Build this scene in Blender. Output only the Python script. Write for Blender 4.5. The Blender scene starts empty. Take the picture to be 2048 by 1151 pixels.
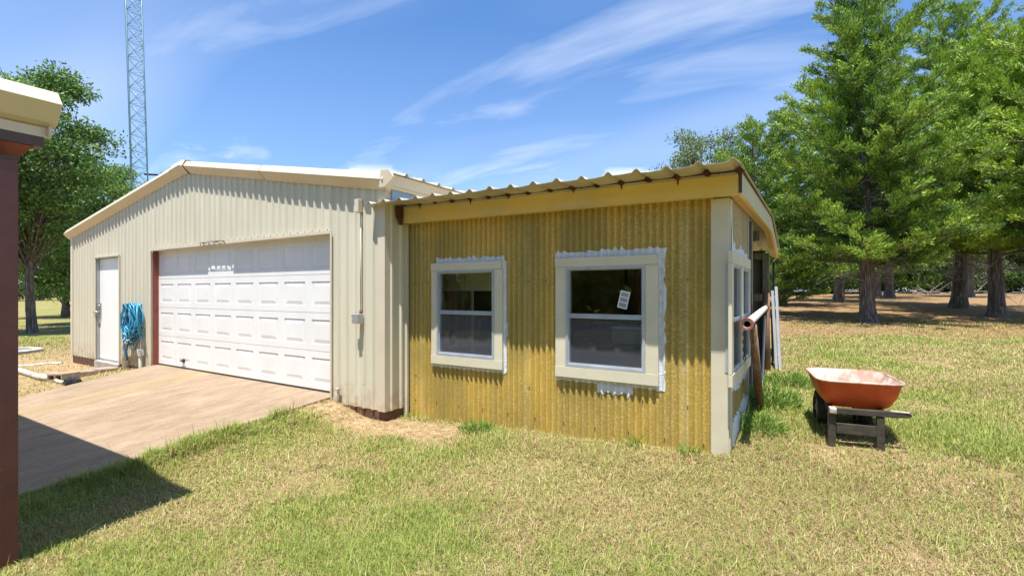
import bpy, math, random
import numpy as np
from mathutils import Matrix, Vector
R = math.radians
rng = np.random.default_rng(7); random.seed(7)
sc = bpy.context.scene
COL = sc.collection

# ---------------------------------------------------------------- camera, light, sky, exposure
# world frame: garage front wall is y=0 (x<0), its right corner x=0, garage slab z=0
CAM = (4.349, -4.183, 1.355)
cd = bpy.data.cameras.new('camera'); cam = bpy.data.objects.new('camera', cd); COL.objects.link(cam)
cam.location = CAM
cam.rotation_euler = (R(90), 0, math.atan2(.5235, .8521))
cd.sensor_width = 36; cd.lens = 17.0; cd.shift_y = 8/2048; cd.clip_start = .05; cd.clip_end = 3000
sc.camera = cam

SUN = Vector((.05, -.30, 1)).normalized()
sd = bpy.data.lights.new('sun', 'SUN'); so = bpy.data.objects.new('sun', sd); COL.objects.link(so)
sd.energy = 5.0; sd.angle = R(.5); sd.color = (1, .955, .88)
so.rotation_euler = SUN.to_track_quat('Z', 'Y').to_euler(); so.location = (0, 0, 30)

w = bpy.data.worlds.new('World'); sc.world = w; w.use_nodes = True
nt = w.node_tree; nt.nodes.clear()
def N(nt, t, **k):
    n = nt.nodes.new(t)
    for a, b in k.items(): setattr(n, a, b)
    return n
def ramp(nt, src, stops, interp='LINEAR'):
    r = N(nt, 'ShaderNodeValToRGB'); cr = r.color_ramp; cr.interpolation = interp
    while len(cr.elements) < len(stops): cr.elements.new(.5)
    for e, (p, c) in zip(cr.elements, stops):
        e.position = p; e.color = (c, c, c, 1) if isinstance(c, (int, float)) else (*c, 1)
    if src is not None: nt.links.new(src, r.inputs[0])
    return r
sky = N(nt, 'ShaderNodeTexSky', sky_type='NISHITA', sun_disc=False, air_density=1.0, dust_density=.6, ozone_density=2.2)
sky.sun_elevation = math.asin(SUN.z); sky.sun_rotation = math.atan2(SUN.x, SUN.y)
out = N(nt, 'ShaderNodeOutputWorld'); bg = N(nt, 'ShaderNodeBackground'); bg.inputs[1].default_value = .09
tc = N(nt, 'ShaderNodeTexCoord')
sep = N(nt, 'ShaderNodeSeparateXYZ'); nt.links.new(tc.outputs['Generated'], sep.inputs[0])
def M_(op, a, b=None, c=None):
    m = N(nt, 'ShaderNodeMath', operation=op)
    for i, v in enumerate((a, b, c)):
        if v is None: continue
        if isinstance(v, (int, float)): m.inputs[i].default_value = v
        else: nt.links.new(v, m.inputs[i])
    return m.outputs[0]
# cirrus: direction projected on a high flat layer, noise stretched along the wind
den = M_('ADD', M_('MAXIMUM', sep.outputs[2], 0.0), .12)
px_ = M_('DIVIDE', sep.outputs[0], den); py_ = M_('DIVIDE', sep.outputs[1], den)
cx = N(nt, 'ShaderNodeCombineXYZ'); nt.links.new(px_, cx.inputs[0]); nt.links.new(py_, cx.inputs[1])
mp = N(nt, 'ShaderNodeMapping'); nt.links.new(cx.outputs[0], mp.inputs[0])
mp.inputs['Rotation'].default_value = (0, 0, R(-52)); mp.inputs['Scale'].default_value = (.36, 1.0, 1); mp.inputs['Location'].default_value = (2.1, .2, 0)
nz = N(nt, 'ShaderNodeTexNoise'); nz.inputs['Scale'].default_value = 2.7; nz.inputs['Detail'].default_value = 7; nz.inputs['Roughness'].default_value = .52; nz.inputs['Distortion'].default_value = .5
nt.links.new(mp.outputs[0], nz.inputs['Vector'])
r1 = ramp(nt, nz.outputs[0], [(.53, 0.0), (.64, .18), (.78, .45)])
# a large soft veil
nz2 = N(nt, 'ShaderNodeTexNoise'); nz2.inputs['Scale'].default_value = .55; nz2.inputs['Detail'].default_value = 3
nt.links.new(mp.outputs[0], nz2.inputs['Vector'])
r2 = ramp(nt, nz2.outputs[0], [(.45, 0.0), (.68, .28)])
# small cumulus low over the horizon
nz3 = N(nt, 'ShaderNodeTexNoise'); nz3.inputs['Scale'].default_value = 5.5; nz3.inputs['Detail'].default_value = 6
mp3 = N(nt, 'ShaderNodeMapping'); mp3.inputs['Scale'].default_value = (1, 1, 2.2); nt.links.new(tc.outputs['Generated'], mp3.inputs[0]); nt.links.new(mp3.outputs[0], nz3.inputs['Vector'])
r3 = ramp(nt, nz3.outputs[0], [(.575, 0.0), (.63, 1.0)])
band = ramp(nt, sep.outputs[2], [(.10, 1.0), (.225, .8), (.25, 0.0)])
cum = M_('MULTIPLY', r3.outputs[0], band.outputs[0])
c1 = M_('MAXIMUM', r1.outputs[0], r2.outputs[0]); c2 = M_('MAXIMUM', c1, cum)
hz = ramp(nt, sep.outputs[2], [(0.0, .38), (.25, .16), (.6, .0)])
c3 = M_('MINIMUM', M_('ADD', c2, hz.outputs[0]), 1.0)
mx = N(nt, 'ShaderNodeMixRGB'); nt.links.new(c3, mx.inputs[0])
tint = N(nt, 'ShaderNodeMixRGB', blend_type='MULTIPLY'); tint.inputs[0].default_value = 1; tint.inputs[2].default_value = (.42, .88, 1.30, 1)
nt.links.new(sky.outputs[0], tint.inputs[1]); nt.links.new(tint.outputs[0], mx.inputs[1]); mx.inputs[2].default_value = (7.6, 8.0, 8.7, 1)
nt.links.new(mx.outputs[0], bg.inputs[0]); nt.links.new(bg.outputs[0], out.inputs[0])

vs = sc.view_settings; vs.view_transform = 'Standard'; vs.look = 'None'; vs.gamma = 1; vs.use_curve_mapping = False
vs.exposure = .86

# ---------------------------------------------------------------- helpers
def to_cam(x, y):
    a = x-CAM[0]; b = y-CAM[1]
    return a*.8521+b*.5235, -a*.5235+b*.8521
def from_cam(X, Y):
    return CAM[0]+X*.8521-Y*.5235, CAM[1]+X*.5235+Y*.8521
def at(px, Y):                       # ground point seen in photo column px at depth Y
    return from_cam((px-1024)/967*Y, Y)

def sstep(a, b, x):
    t = np.clip((x-a)/(b-a), 0, 1); return t*t*(3-2*t)
_g = rng.random((256, 256))
def vnoise(x, y):
    x = np.asarray(x, float); y = np.asarray(y, float)
    xi = np.floor(x).astype(int); yi = np.floor(y).astype(int); fx = x-xi; fy = y-yi
    fx = fx*fx*(3-2*fx); fy = fy*fy*(3-2*fy)
    g = lambda i, j: _g[(xi+i) % 256, (yi+j) % 256]
    return (g(0,0)*(1-fx)+g(1,0)*fx)*(1-fy)+(g(0,1)*(1-fx)+g(1,1)*fx)*fy
def fbm(x, y, o=4):
    s = 0; a = .5; t = 0
    for i in range(o):
        s = s+a*vnoise(x*2**i+13.7*i, y*2**i+5.1*i); t += a; a *= .5
    return s/t
def height(x, y):
    x = np.asarray(x, float); y = np.asarray(y, float)
    X, Y = to_cam(x, y)
    left = -.21+.033*np.minimum(y, 0)-.05*sstep(-3, -9, x)+.035*np.clip(x, 0, 3.4)*sstep(1.5, 0, y)
    hr = np.interp(y, [-8, -3, -1, 0, .6, 1.3, 2.5, 4, 8], [-.36, -.24, -.15, -.10, -.03, .05, .15, .22, .26])
    wr = np.where(y > .33, sstep(3.45, 3.8, x), sstep(2.2, 3.9, x))
    wr = np.where(y > 5.6, sstep(-2, 3.0, x), wr)
    rise = np.interp(Y, [9, 16, 22, 28, 50, 80], [0, .10, .36, .52, 1.05, 1.25])*sstep(0, 3, X)
    b = left*(1-wr)+hr*wr+rise
    ramp_ = np.where(y > -3.2, -.012+.082*y, -.274+.02*(y+3.2))-.022
    rl_ = np.where(y > -3.2, -.012+.105*y, -.348+.02*(y+3.2))-.05
    ramp_ = ramp_+(rl_-ramp_)*sstep(-1.2, -5.6, x)
    wd_ = sstep(-.25, -.95, x)*sstep(-8.0, -6.2, x)*sstep(.1, -.05, y)
    b = b*(1-wd_)+np.where((x < -1.03) & (x > -6.1), ramp_-.10, ramp_-.02*sstep(-5, -6, x))*wd_
    return b+.03*(1-wd_)*(fbm(x*.9+3, y*.9+8, 3)-.5)*sstep(2.2, 4, Y)

def tag(o, label=None, cat=None, group=None, kind=None):
    if label: o['label'] = label
    if cat: o['category'] = cat
    if group: o['group'] = group
    if kind: o['kind'] = kind
    return o
def thing(name, loc, label, cat, group=None, rz=0):
    o = bpy.data.objects.new(name, None); COL.objects.link(o); o.location = loc; o.rotation_euler = (0, 0, rz)
    o.empty_display_size = .2
    return tag(o, label, cat, group)

def np_mesh(name, V, F, mat, parent=None, attr=None, smooth=False, world_parent=True):
    """V (n,3); F (m,k) same-size faces; attr = dict name->(n,) point floats"""
    V = np.asarray(V, np.float32); F = np.asarray(F, np.int32)
    me = bpy.data.meshes.new(name); m, k = F.shape
    me.vertices.add(len(V)); me.vertices.foreach_set('co', V.ravel())
    me.loops.add(m*k); me.loops.foreach_set('vertex_index', F.ravel())
    me.polygons.add(m); me.polygons.foreach_set('loop_start', np.arange(m, dtype=np.int32)*k)
    me.update(calc_edges=True)
    if smooth: me.polygons.foreach_set('use_smooth', np.ones(m, bool))
    if attr:
        for a, v in attr.items():
            at_ = me.attributes.new(a, 'FLOAT', 'POINT'); at_.data.foreach_set('value', np.asarray(v, np.float32))
    me.materials.append(mat)
    o = bpy.data.objects.new(name, me); COL.objects.link(o)
    if parent: put(o, parent)
    return o
def put(o, parent):
    o.parent = parent
    bpy_loc = Matrix.Translation(parent.location) @ parent.rotation_euler.to_matrix().to_4x4() if parent.type == 'EMPTY' else None
    if bpy_loc is None:
        # part of a part: both are authored in the same frame
        o.matrix_parent_inverse = Matrix.Identity(4)
    elif not o.get('_local'):
        o.matrix_parent_inverse = bpy_loc.inverted()

class MB:
    def __init__(s): s.v = []; s.f = []; s.sm = []
    def add(s, v, f, smooth=False):
        b = len(s.v); s.v += [tuple(p) for p in v]; s.f += [tuple(i+b for i in q) for q in f]; s.sm += [smooth]*len(f); return s
    def box(s, x0, x1, y0, y1, z0, z1):
        v = [(x, y, z) for z in (z0, z1) for x, y in ((x0, y0), (x1, y0), (x1, y1), (x0, y1))]
        return s.add(v, [(0,3,2,1), (4,5,6,7), (0,1,5,4), (1,2,6,5), (2,3,7,6), (3,0,4,7)])
    def beam(s, a, b, w, h, up=(0, 0, 1)):
        a = Vector(a); b = Vector(b); d = (b-a).normalized(); up = Vector(up)
        if abs(d.dot(up)) > .98: up = Vector((0, 1, 0))
        r = d.cross(up).normalized(); q = r.cross(d)
        v = []
        for p in (a, b):
            for i, j in ((-1, -1), (1, -1), (1, 1), (-1, 1)): v.append(p+r*i*w/2+q*j*h/2)
        return s.add(v, [(0,1,2,3), (7,6,5,4), (0,4,5,1), (1,5,6,2), (2,6,7,3), (3,7,4,0)])
    def tube(s, pts, r, n=8, caps=True):
        pts = [Vector(p) for p in pts]; k = len(pts)
        rs = r if isinstance(r, (list, tuple)) else [r]*k
        v = []; f = []; prev = None
        for i, p in enumerate(pts):
            d = (pts[min(i+1, k-1)]-pts[max(i-1, 0)])
            d = d.normalized() if d.length > 1e-9 else Vector((0, 0, 1))
            if prev is None:
                u = d.cross(Vector((0, 0, 1)) if abs(d.z) < .9 else Vector((1, 0, 0))).normalized()
            else:
                u = (prev-d*prev.dot(d)).normalized()
            prev = u; q = d.cross(u)
            for j in range(n):
                a = 2*math.pi*j/n; v.append(p+(u*math.cos(a)+q*math.sin(a))*rs[i])
        for i in range(k-1):
            for j in range(n):
                f.append((i*n+j, i*n+(j+1) % n, (i+1)*n+(j+1) % n, (i+1)*n+j))
        s.add(v, f, True)
        if caps:
            b = len(s.v)-len(v)
            s.f += [tuple(b+j for j in reversed(range(n))), tuple(b+(k-1)*n+j for j in range(n))]; s.sm += [False]*2
        return s
    def prism(s, poly, ax, a, b):
        """poly of 2D points; extruded along axis ax from a to b. remaining axes in order"""
        def P(p, t):
            q = list(p); q.insert(ax, t); return tuple(q)
        n = len(poly); v = [P(p, a) for p in poly]+[P(p, b) for p in poly]
        f = [tuple(range(n)), tuple(reversed(range(n, 2*n)))]+[(i, (i+1) % n, n+(i+1) % n, n+i) for i in range(n)]
        return s.add(v, f)
    def loft(s, rings, closed=True, caps=True, smooth=False):
        n = len(rings[0]); v = [p for r in rings for p in r]; f = []
        for i in range(len(rings)-1):
            for j in range(n if closed else n-1):
                f.append((i*n+j, i*n+(j+1) % n, (i+1)*n+(j+1) % n, (i+1)*n+j))
        s.add(v, f, smooth)
        if caps:
            b = len(s.v)-len(v); m = (len(rings)-1)*n
            s.f += [tuple(b+j for j in reversed(range(n))), tuple(b+m+j for j in range(n))]; s.sm += [False]*2
        return s
    def build(s, name, mat, parent=None, xf=None, bevel=0, local=False, solid=0):
        me = bpy.data.meshes.new(name)
        v = s.v if xf is None else [tuple(xf @ Vector(p)) for p in s.v]
        me.from_pydata(v, [], s.f); me.polygons.foreach_set('use_smooth', s.sm); me.update()
        me.materials.append(mat)
        o = bpy.data.objects.new(name, me); COL.objects.link(o)
        if local: o['_local'] = 1
        if parent: put(o, parent)
        if local: del o['_local']
        # consistent outward normals
        import bmesh
        bm = bmesh.new(); bm.from_mesh(me); bmesh.ops.recalc_face_normals(bm, faces=bm.faces); bm.to_mesh(me); bm.free()
        if solid:
            m = o.modifiers.new('s', 'SOLIDIFY'); m.thickness = solid; m.offset = 0
        if bevel:
            m = o.modifiers.new('b', 'BEVEL'); m.width = bevel; m.segments = 2; m.limit_method = 'ANGLE'; m.angle_limit = R(40)
        return o

# ---------------------------------------------------------------- materials
def mat(name, col, rough=.6, metal=0, spec=.5, var=.08, vscale=3, vstretch=(1, 1, 1), col2=None, c2amt=.5, c2lo=.5, c2hi=.62, c2scale=2,
        bump=0, bscale=60, bstretch=(1, 1, 1), transl=0, attr=None, extra=None):
    m = bpy.data.materials.new(name); m.use_nodes = True; nt = m.node_tree; L = nt.links
    b = nt.nodes['Principled BSDF']
    tc = N(nt, 'ShaderNodeTexCoord')
    mp = N(nt, 'ShaderNodeMapping'); mp.inputs['Scale'].default_value = vstretch; L.new(tc.outputs['Object'], mp.inputs[0])
    nz = N(nt, 'ShaderNodeTexNoise'); nz.inputs['Scale'].default_value = vscale; nz.inputs['Detail'].default_value = 6; nz.inputs['Roughness'].default_value = .6
    L.new(mp.outputs[0], nz.inputs['Vector'])
    lo = tuple(max(0, c*(1-var*2)) for c in col); hi = tuple(min(1, c*(1+var*2)) for c in col)
    r = ramp(nt, nz.outputs[0], [(.3, lo), (.7, hi)]); c = r.outputs[0]
    if col2:
        n2 = N(nt, 'ShaderNodeTexNoise'); n2.inputs['Scale'].default_value = c2scale; n2.inputs['Detail'].default_value = 8; n2.inputs['Roughness'].default_value = .65
        mp2 = N(nt, 'ShaderNodeMapping'); mp2.inputs['Scale'].default_value = vstretch; mp2.inputs['Location'].default_value = (7, 3, 5)
        L.new(tc.outputs['Object'], mp2.inputs[0]); L.new(mp2.outputs[0], n2.inputs['Vector'])
        r2 = ramp(nt, n2.outputs[0], [(c2lo, 0.0), (c2hi, float(c2amt))])
        mx = N(nt, 'ShaderNodeMixRGB'); L.new(r2.outputs[0], mx.inputs[0]); L.new(c, mx.inputs[1]); mx.inputs[2].default_value = (*col2, 1); c = mx.outputs[0]
    if extra: c = extra(nt, c, tc)
    L.new(c, b.inputs['Base Color'])
    b.inputs['Roughness'].default_value = rough; b.inputs['Metallic'].default_value = metal; b.inputs['Specular IOR Level'].default_value = spec
    if bump:
        n3 = N(nt, 'ShaderNodeTexNoise'); n3.inputs['Scale'].default_value = bscale; n3.inputs['Detail'].default_value = 4
        mp3 = N(nt, 'ShaderNodeMapping'); mp3.inputs['Scale'].default_value = bstretch; L.new(tc.outputs['Object'], mp3.inputs[0]); L.new(mp3.outputs[0], n3.inputs['Vector'])
        bp = N(nt, 'ShaderNodeBump'); bp.inputs['Strength'].default_value = bump; bp.inputs['Distance'].default_value = .01
        L.new(n3.outputs[0], bp.inputs['Height']); L.new(bp.outputs[0], b.inputs['Normal'])
    if transl:
        t = N(nt, 'ShaderNodeBsdfTranslucent'); L.new(c, t.inputs[0]); ms = N(nt, 'ShaderNodeMixShader'); ms.inputs[0].default_value = transl
        o = nt.nodes['Material Output']; L.new(b.outputs[0], ms.inputs[1]); L.new(t.outputs[0], ms.inputs[2]); L.new(ms.outputs[0], o.inputs[0])
    return m

def spots(scale, size, col, amt=.8, dens=.5):
    """small sparse specks (screws, rust pits, paint chips)"""
    def f(nt, c, tc):
        v = N(nt, 'ShaderNodeTexVoronoi'); v.inputs['Scale'].default_value = scale; nt.links.new(tc.outputs['Object'], v.inputs['Vector'])
        r = ramp(nt, v.outputs['Distance'], [(size*.7, float(amt)), (size, 0.0)])
        s = N(nt, 'ShaderNodeSeparateColor'); nt.links.new(v.outputs['Color'], s.inputs[0])
        g = N(nt, 'ShaderNodeMath', operation='LESS_THAN'); nt.links.new(s.outputs[0], g.inputs[0]); g.inputs[1].default_value = dens
        mu = N(nt, 'ShaderNodeMath', operation='MULTIPLY'); nt.links.new(r.outputs[0], mu.inputs[0]); nt.links.new(g.outputs[0], mu.inputs[1])
        mx = N(nt, 'ShaderNodeMixRGB'); nt.links.new(mu.outputs[0], mx.inputs[0]); nt.links.new(c, mx.inputs[1]); mx.inputs[2].default_value = (*col, 1)
        return mx.outputs[0]
    return f
def dirty_base(z0, z1, col, amt, then=None):
    """dust and rust splash along the foot of a wall, ragged by noise"""
    def f(nt, c, tc):
        s = N(nt, 'ShaderNodeSeparateXYZ'); nt.links.new(tc.outputs['Object'], s.inputs[0])
        mr = N(nt, 'ShaderNodeMapRange'); nt.links.new(s.outputs[2], mr.inputs[0]); mr.inputs[1].default_value = z0; mr.inputs[2].default_value = z1; mr.inputs[3].default_value = 1; mr.inputs[4].default_value = 0
        n = N(nt, 'ShaderNodeTexNoise'); n.inputs['Scale'].default_value = 9; n.inputs['Detail'].default_value = 6; nt.links.new(tc.outputs['Object'], n.inputs['Vector'])
        r = ramp(nt, n.outputs[0], [(.38, 0.0), (.62, 1.0)])
        a = N(nt, 'ShaderNodeMath', operation='MULTIPLY'); nt.links.new(mr.outputs[0], a.inputs[0]); nt.links.new(r.outputs[0], a.inputs[1])
        b = N(nt, 'ShaderNodeMath', operation='MULTIPLY'); nt.links.new(a.outputs[0], b.inputs[0]); b.inputs[1].default_value = amt
        mx = N(nt, 'ShaderNodeMixRGB'); nt.links.new(b.outputs[0], mx.inputs[0]); nt.links.new(c, mx.inputs[1]); mx.inputs[2].default_value = (*col, 1)
        c = mx.outputs[0]
        return then(nt, c, tc) if then else c
    return f

m_wall = mat('cream_ribbed_metal', (.63, .59, .465), .42, var=.045, vscale=1.6, vstretch=(3, 3, .25), col2=(.36, .36, .31), c2amt=.38, c2lo=.60, c2hi=.74, c2scale=2.6, bump=.05, bscale=5,
             extra=dirty_base(-.1, .28, (.42, .28, .15), .7, spots(4.2, .035, (.10, .06, .04), .9, .45)))
m_trim = mat('beige_metal_trim', (.63, .555, .435), .38, var=.03, vscale=2, extra=dirty_base(-.1, .12, (.35, .2, .1), .5))
m_rake = mat('cream_roof_trim', (.62, .525, .39), .35, var=.03, vscale=1.5)
m_roofm = mat('roof_metal_cream', (.50, .46, .37), .4, var=.08, vscale=2, col2=(.3, .27, .2), c2amt=.5, c2lo=.5, c2hi=.7)
m_white = mat('white_garage_door_paint', (.80, .80, .80), .4, var=.02, vscale=2.5, bump=.04, bscale=120, bstretch=(1, 1, 8), col2=(.62, .62, .62), c2amt=.25, c2lo=.55, c2hi=.75)
m_whited = mat('white_steel_door_paint', (.82, .82, .82), .35, var=.015, vscale=2)
m_redp = mat('red_oxide_primer', (.26, .062, .036), .55, var=.12, vscale=6, col2=(.36, .2, .15), c2amt=.5, c2lo=.6, c2hi=.75, extra=spots(14, .06, (.5, .4, .36), .8, .2))
m_maroon = mat('dark_red_steel_paint', (.105, .028, .024), .42, var=.12, vscale=4, bump=.05, extra=spots(16, .05, (.36, .26, .24), .8, .18))
m_brown = mat('dark_brown_steel', (.085, .045, .038), .5, var=.1)
m_found = mat('rust_brown_sill', (.12, .055, .035), .7, var=.25, vscale=12, bump=.2)
m_conc = mat('weathered_concrete', (.36, .33, .29), .85, var=.12, vscale=6, bump=.25, bscale=90)
m_grey = mat('galvanised_grey', (.42, .43, .43), .4, metal=.5, var=.1)
m_dark = mat('black_metal', (.03, .03, .03), .5, var=.2)
m_yel = mat('butter_yellow_fascia_metal', (.80, .57, .17), .38, var=.035, vscale=2, col2=(.6, .5, .3), c2amt=.4, extra=spots(3.6, .022, (.2, .13, .06), .9, .5))
m_yel_side = mat('pale_cream_side_fascia', (.62, .57, .42), .4, var=.04, vscale=3)
m_soff = mat('orange_tan_soffit', (.60, .36, .13), .55, var=.05, vscale=3)
m_post = mat('cream_corner_trim', (.60, .55, .42), .42, var=.04, vscale=2, extra=dirty_base(-.1, .1, (.4, .32, .2), .6, spots(5, .02, (.15, .1, .08), .9, .5)))
m_case = mat('cream_window_trim', (.62, .575, .44), .45, var=.03, vscale=3, extra=spots(7, .02, (.12, .09, .07), .9, .5))
m_alu = mat('mill_aluminium_sash', (.44, .48, .54), .35, metal=.3, var=.06, vscale=8)
m_paint = mat('rough_white_caulk_paint', (.66, .69, .74), .7, var=.07, vscale=18, bump=.4, bscale=50)
m_rust = mat('rusty_purlin', (.10, .028, .018), .8, var=.3, vscale=20, bump=.3)
m_blue = mat('blue_grey_panel_paint', (.26, .42, .60), .5, var=.08, vscale=4)
m_wood = mat('weathered_grey_wood', (.20, .175, .14), .85, var=.25, vscale=4, vstretch=(8, 8, .8), col2=(.08, .065, .05), c2amt=.7, c2lo=.5, c2hi=.65, c2scale=3, bump=.4, bscale=14, bstretch=(6, 6, .5))
m_woodb = mat('brown_wood_stake', (.24, .13, .07), .85, var=.25, vscale=5, vstretch=(6, 6, .7), col2=(.3, .25, .2), c2amt=.7, bump=.4, bscale=14, bstretch=(6, 6, .5))
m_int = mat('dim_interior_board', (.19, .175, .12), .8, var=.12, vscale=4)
m_intd = mat('dark_interior_stuff', (.05, .048, .042), .8, var=.2, vscale=6)
m_cab = mat('white_cabinet_enamel', (.82, .85, .88), .4, var=.03)
m_blu = mat('blue_hose_rubber', (.04, .29, .47), .35, var=.15, vscale=14)
m_blud = mat('dark_blue_hose_rubber', (.02, .10, .20), .4, var=.2, vscale=10)
m_pvc = mat('white_pvc', (.70, .70, .66), .45, var=.06, vscale=10, col2=(.4, .3, .2), c2amt=.4)
m_pvcd = mat('dirty_white_pvc', (.55, .52, .44), .6, var=.12, vscale=14, col2=(.25, .2, .13), c2amt=.6)
m_black = mat('black_plastic', (.018, .018, .022), .35, var=.2)
m_pipe = mat('rusting_white_pipe', (.60, .59, .57), .55, var=.06, vscale=20, col2=(.28, .12, .07), c2amt=.8, c2lo=.58, c2hi=.68, c2scale=9)
m_rustr = mat('red_rust_collar', (.23, .07, .04), .8, var=.3, vscale=30, bump=.3)
m_vinyl = mat('white_vinyl', (.46, .48, .51), .45, var=.04)
m_tower = mat('galvanised_tower_steel', (.20, .34, .38), .45, metal=.3, var=.12, vscale=3)
m_sticker = mat('white_paper_label', (.75, .75, .74), .6, var=.02)
m_stickg = mat('grey_print', (.28, .3, .33), .6, var=.1)
m_red = mat('red_plastic', (.35, .03, .03), .4, var=.1)
m_tyre = mat('black_rubber_tyre', (.02, .02, .02), .75, var=.25, vscale=20, bump=.3)
m_bwood = mat('black_brown_painted_wood', (.050, .040, .028), .7, var=.3, vscale=8, vstretch=(1, 1, 6), col2=(.42, .38, .32), c2amt=.8, c2lo=.64, c2hi=.7, c2scale=5, bump=.25, bscale=30)
m_chip = mat('chipped_white_handle_paint', (.42, .38, .34), .7, var=.2, vscale=30, bump=.5)
m_tray = mat('orange_tray_enamel', (.56, .075, .012), .5, var=.10, vscale=6, col2=(.42, .06, .015), c2amt=.7, c2lo=.5, c2hi=.7, c2scale=4, extra=spots(34, .10, (.10, .03, .015), .9, .16))
m_trayin = mat('faded_tray_inside', (.50, .27, .21), .8, var=.12, vscale=8, col2=(.66, .63, .58), c2amt=.95, c2lo=.40, c2hi=.54, c2scale=4.5, bump=.15)
m_rim = mat('pale_worn_rim', (.50, .33, .26), .6, var=.2, vscale=20, col2=(.4, .1, .04), c2amt=.7)

def fibre_mat(name, lit, dark):
    """amber corrugated fibreglass: mottled fibres, vertical age streaks, lets some light through"""
    def ex(nt, c, tc):
        L = nt.links
        mp = N(nt, 'ShaderNodeMapping'); mp.inputs['Scale'].default_value = (3.0, 3.0, .25); L.new(tc.outputs['Object'], mp.inputs[0])
        n = N(nt, 'ShaderNodeTexNoise'); n.inputs['Scale'].default_value = 1.3; n.inputs['Detail'].default_value = 5; L.new(mp.outputs[0], n.inputs['Vector'])
        r = ramp(nt, n.outputs[0], [(.40, 0.0), (.62, .6)])
        mx = N(nt, 'ShaderNodeMixRGB'); L.new(r.outputs[0], mx.inputs[0]); L.new(c, mx.inputs[1]); mx.inputs[2].default_value = (*dark, 1)
        # fibre flecks
        n2 = N(nt, 'ShaderNodeTexNoise'); n2.inputs['Scale'].default_value = 48; n2.inputs['Detail'].default_value = 3; L.new(tc.outputs['Object'], n2.inputs['Vector'])
        r2 = ramp(nt, n2.outputs[0], [(.50, 0.0), (.66, .75)])
        m2 = N(nt, 'ShaderNodeMixRGB'); L.new(r2.outputs[0], m2.inputs[0]); L.new(mx.outputs[0], m2.inputs[1]); m2.inputs[2].default_value = (min(1, lit[0]*1.2), min(1, lit[1]*1.45), lit[2]*4.5, 1)
        # corrugation shading put into the colour: valleys darker, crests left pale
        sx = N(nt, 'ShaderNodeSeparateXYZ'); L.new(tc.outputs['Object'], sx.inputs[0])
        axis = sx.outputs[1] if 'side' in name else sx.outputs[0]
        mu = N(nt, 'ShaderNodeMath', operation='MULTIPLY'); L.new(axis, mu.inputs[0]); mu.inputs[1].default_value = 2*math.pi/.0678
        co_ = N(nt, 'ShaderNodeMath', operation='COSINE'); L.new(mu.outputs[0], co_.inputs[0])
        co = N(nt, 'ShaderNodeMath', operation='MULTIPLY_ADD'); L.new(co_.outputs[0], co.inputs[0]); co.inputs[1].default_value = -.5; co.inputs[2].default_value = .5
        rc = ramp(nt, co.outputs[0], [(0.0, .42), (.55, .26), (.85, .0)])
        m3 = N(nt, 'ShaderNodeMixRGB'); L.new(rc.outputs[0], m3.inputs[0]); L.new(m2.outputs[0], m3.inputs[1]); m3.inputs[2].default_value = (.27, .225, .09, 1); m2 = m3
        # big darker blotches, painted for the dim inside showing through
        n5 = N(nt, 'ShaderNodeTexNoise'); n5.inputs['Scale'].default_value = 1.1; n5.inputs['Detail'].default_value = 5
        mp5 = N(nt, 'ShaderNodeMapping'); mp5.inputs['Scale'].default_value = (1.6, 1.6, .7); mp5.inputs['Location'].default_value = (3.3, 0, 1.7); L.new(tc.outputs['Object'], mp5.inputs[0]); L.new(mp5.outputs[0], n5.inputs['Vector'])
        r5 = ramp(nt, n5.outputs[0], [(.48, 0.0), (.62, .5)])
        m4 = N(nt, 'ShaderNodeMixRGB'); L.new(r5.outputs[0], m4.inputs[0]); L.new(m2.outputs[0], m4.inputs[1]); m4.inputs[2].default_value = (.27, .215, .06, 1); m2 = m4
        c = spots(4.5, .022, (.07, .04, .02), .9, .5)(nt, m2.outputs[0], tc)
        return spots(2.1, .03, (.8, .78, .7), .9, .28)(nt, c, tc)
    return mat(name, lit, .45, var=.09, vscale=7, vstretch=(1, 1, .5), bump=.12, bscale=40, transl=.13, extra=ex)
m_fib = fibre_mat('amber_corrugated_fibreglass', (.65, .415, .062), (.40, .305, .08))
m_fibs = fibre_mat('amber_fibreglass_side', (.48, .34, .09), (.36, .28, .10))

def glass_mat(name, tintc=(.8, .83, .82), refl=1.0):
    m = bpy.data.materials.new(name); m.use_nodes = True; nt = m.node_tree; nt.nodes.clear(); L = nt.links
    o = N(nt, 'ShaderNodeOutputMaterial'); g = N(nt, 'ShaderNodeBsdfGlossy'); g.inputs['Roughness'].default_value = .015
    t = N(nt, 'ShaderNodeBsdfTransparent'); t.inputs[0].default_value = (*tintc, 1)
    f = N(nt, 'ShaderNodeFresnel'); f.inputs[0].default_value = 1.5
    mu = N(nt, 'ShaderNodeMath', operation='MULTIPLY'); L.new(f.outputs[0], mu.inputs[0]); mu.inputs[1].default_value = refl; mu.use_clamp = True
    ms = N(nt, 'ShaderNodeMixShader'); L.new(mu.outputs[0], ms.inputs[0]); L.new(t.outputs[0], ms.inputs[1]); L.new(g.outputs[0], ms.inputs[2]); L.new(ms.outputs[0], o.inputs[0])
    return m
m_glass = glass_mat('window_glass', tintc=(.88, .88, .84), refl=.7)
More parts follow.
